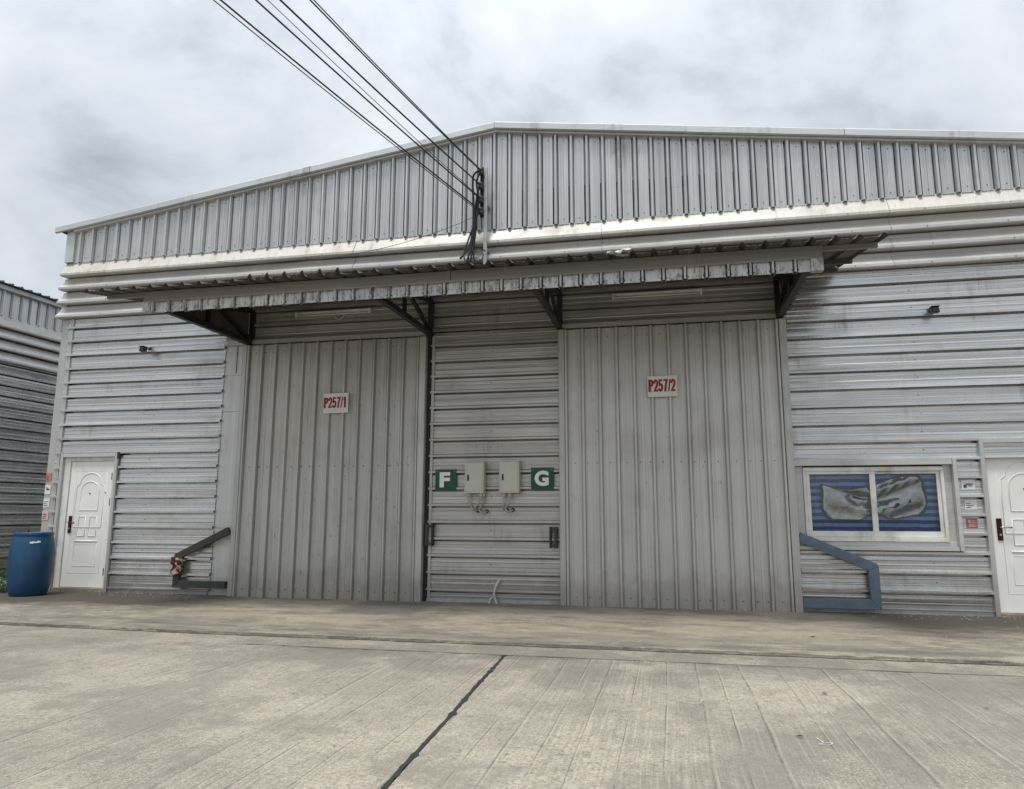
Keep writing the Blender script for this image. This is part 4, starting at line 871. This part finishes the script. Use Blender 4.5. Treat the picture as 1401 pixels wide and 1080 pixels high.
# ------------------------------------------------------------------ neighbouring warehouse on the left (its wall runs back from the yard)
NB = thing('neighbour_warehouse', (-15.16, 3.70, 0), 'similar ribbed metal warehouse standing behind on the far left', 'warehouse')
NBL = Vector((-15.16, 3.70, 0))
def nshift(o): return o
_W, W_save = W, W
W = NB
def L2(v): return [(p[0]+NBL.x, p[1]+NBL.y, p[2]) for p in v]
def nsheet_h(a, b, z0, z1, ph):
    for c_, d_ in rows(z0, z1, ph-PITCH/2): hsheet(NB, 'wall_sheet', 'wall_metal', NBL.x+a, NBL.x+b, c_, d_-0.0015, ph, NBL.y-0.02)
X0, X1 = -6.0, 14.0
nsheet_h(X0, X1, -0.1, 4.80, 0.30)
xx = X0
while xx < X1-0.1:
    vsheet(NB, 'gable_sheet', 'gable_metal', NBL.x+xx, NBL.x+min(xx+3*PITCH, X1)-0.002, lambda x: 5.86, lambda x: 6.47, NBL.x, NBL.y-0.035, h=0.046, n=2); xx += 3*PITCH
ntips = [5.60, 5.34, 5.07, 4.80]
for r_, zt in enumerate(ntips):
    ztop = 5.88 if r_ == 0 else ntips[r_-1]-0.034
    pf = [(-0.03, ztop), (-0.05, ztop-0.018), (-0.142, zt+0.048), (-0.16, zt+0.034), (-0.16, zt), (-0.14, zt-0.010), (0.045, zt-0.004)]
    for a, b in ((X0, -2.9), (-2.9, 1.10), (1.10, 5.1), (5.1, 9.1), (9.1, X1)):
        v = L2([(q, y, z) for q in (a, b-0.008) for y, z in pf]); mesh('folded_band', v, [(j, 7+j, 8+j, j+1) for j in range(6)], 'stained_band_metal' if r_ == 0 else 'band_metal', NB)
nb = MB().box(NBL.x+X0, NBL.x+X1, NBL.y-0.16, NBL.y+0.1, 6.47, 6.575); nb.out('eave_flashing', 'trim_metal', NB, bevel=0.004)
pp = prof(X0, X1, 0.05, 0.035); v = []; f = []
for q, d in pp: v += [(NBL.x+q, NBL.y-0.24, 6.60+d), (NBL.x+q, NBL.y+7, 7.55+d), (NBL.x+q, NBL.y-0.24, 6.585)]
for j in range(len(pp)-1): f += [(3*j, 3*j+1, 3*j+4, 3*j+3), (3*j, 3*j+3, 3*j+5, 3*j+2)]
mesh('roof', v, f, 'roof_dark', NB)
MB().box(NBL.x+X0, NBL.x+X1, NBL.y+0.06, NBL.y+7, -0.1, 6.45).out('wall_core', 'interior', NB)
NB.rotation_euler = (0, 0, math.radians(87.5)); W = _W

# ------------------------------------------------------------------ little things on the concrete
def chalk(P, lb, r=0.0026):
    pts = cat(P); mb = MB(); v = []; f = []
    for i, p in enumerate(pts):
        d = (pts[min(i+1, len(pts)-1)]-pts[max(i-1, 0)]).normalized(); s_ = Vector((-d.y, d.x, 0)); ww = r*random.uniform(.4, 1.2); v += [p+s_*ww, p-s_*ww]
        if i: f.append((2*i-2, 2*i-1, 2*i+1, 2*i))
    tag(mesh('chalk_mark', v, f, 'chalk', None, loc=P[0]), lb, 'chalk mark', 'chalk marks on the yard concrete')
Zc = 0.003
chalk([(0.03, -5.36, Zc), (0.10, -5.42, Zc), (0.17, -5.40, Zc), (0.19, -5.28, Zc)], 'hook-shaped white chalk mark on the yard, left of the small loop')
chalk([(0.35, -5.20, Zc), (0.41, -5.25, Zc), (0.46, -5.20, Zc), (0.46, -5.12, Zc), (0.40, -5.16, Zc)], 'small looped white chalk mark on the yard')
chalk([(0.79, -6.08, Zc), (0.81, -6.17, Zc), (0.78, -6.20, Zc), (0.83, -6.21, Zc), (0.86, -6.16, Zc), (0.82, -6.17, Zc)], 'white chalk mark like a crossed loop, nearest the camera')
chalk([(-0.42, -4.06, Zc), (-0.36, -4.02, Zc), (-0.33, -4.08, Zc), (-0.26, -4.0, Zc), (-0.20, -4.08, Zc)], 'zigzag white chalk mark beside the gutter strip')
chalk([(-0.55, -3.0, 0.003), (-0.42, -2.93, 0.003), (-0.36, -3.02, 0.003), (-0.30, -2.88, 0.003)], 'wavy white chalk mark on the apron before the second door')
def leaf(x, y, z, a, s_, lb):
    d = Vector((math.cos(a), math.sin(a), 0)); n_ = Vector((-d.y, d.x, 0)); s_ = s_*0.55; c_ = Vector((x, y, z+0.003))
    v = [c_-d*s_, c_+n_*s_*.35+Vector((0, 0, s_*.25)), c_+d*s_+Vector((0, 0, s_*.1)), c_-n_*s_*.35+Vector((0, 0, s_*.22)), c_+Vector((0, 0, 0.002))]
    v += [p+Vector((0, 0, 0.0015)) for p in v]
    f = [(0, 1, 4), (1, 2, 4), (2, 3, 4), (3, 0, 4), (5, 9, 6), (6, 9, 7), (7, 9, 8), (8, 9, 5)]
    tag(mesh('dead_leaf', v, f, 'dead_leaf', None, loc=(x, y, z)), lb, 'leaf', 'dead leaves on the concrete')
for x_, y_, a, s_, lb in ((0.70, -6.08, 0.1, 0.05, 'dark dead leaf beside the crossed chalk loop'), (1.05, -4.95, 2.2, 0.055, 'pale brown dead leaf in the middle of the right slab'), (2.02, -5.15, 2.8, 0.035, 'tiny dark dead leaf far right on the yard'), (-1.0, -3.35, 1.0, 0.03, 'tiny dark leaf lying in the gutter strip'), (1.45, -2.3, 0.4, 0.06, 'long dead leaf on the apron below the blue-grey guard')):
    leaf(x_, y_, (-0.022 if -3.9 < y_ < -3.25 else 0.0), a, s_, lb)
rnd = random.Random(3); mb = MB()
for i in range(260):
    x_, y_ = rnd.uniform(-10, 5), rnd.uniform(-3.1, -0.2) if i % 3 else rnd.uniform(-9, -4.1)
    if i > 90: x_, y_ = (rnd.uniform(-9, -7) if i % 2 else rnd.uniform(1.8, 5.2)), -0.06-0.5*rnd.random()**2
    s_ = rnd.uniform(0.006, 0.016); a = rnd.uniform(0, 6); z = 0.0 if y_ > -3.2 else -0.004
    mb.add([(x_+s_*math.cos(a+q*1.57)*rnd.uniform(.7, 1.2), y_+s_*math.sin(a+q*1.57), z-0.002) for q in range(4)]+[(x_, y_, z+s_*0.8)], [(0, 1, 4), (1, 2, 4), (2, 3, 4), (3, 0, 4)])
g = mb.out('gravel', 'stone', None, loc=(0, -3, 0)); tag(g, 'scattered grit and pebbles on the concrete', 'gravel', kind='stuff')
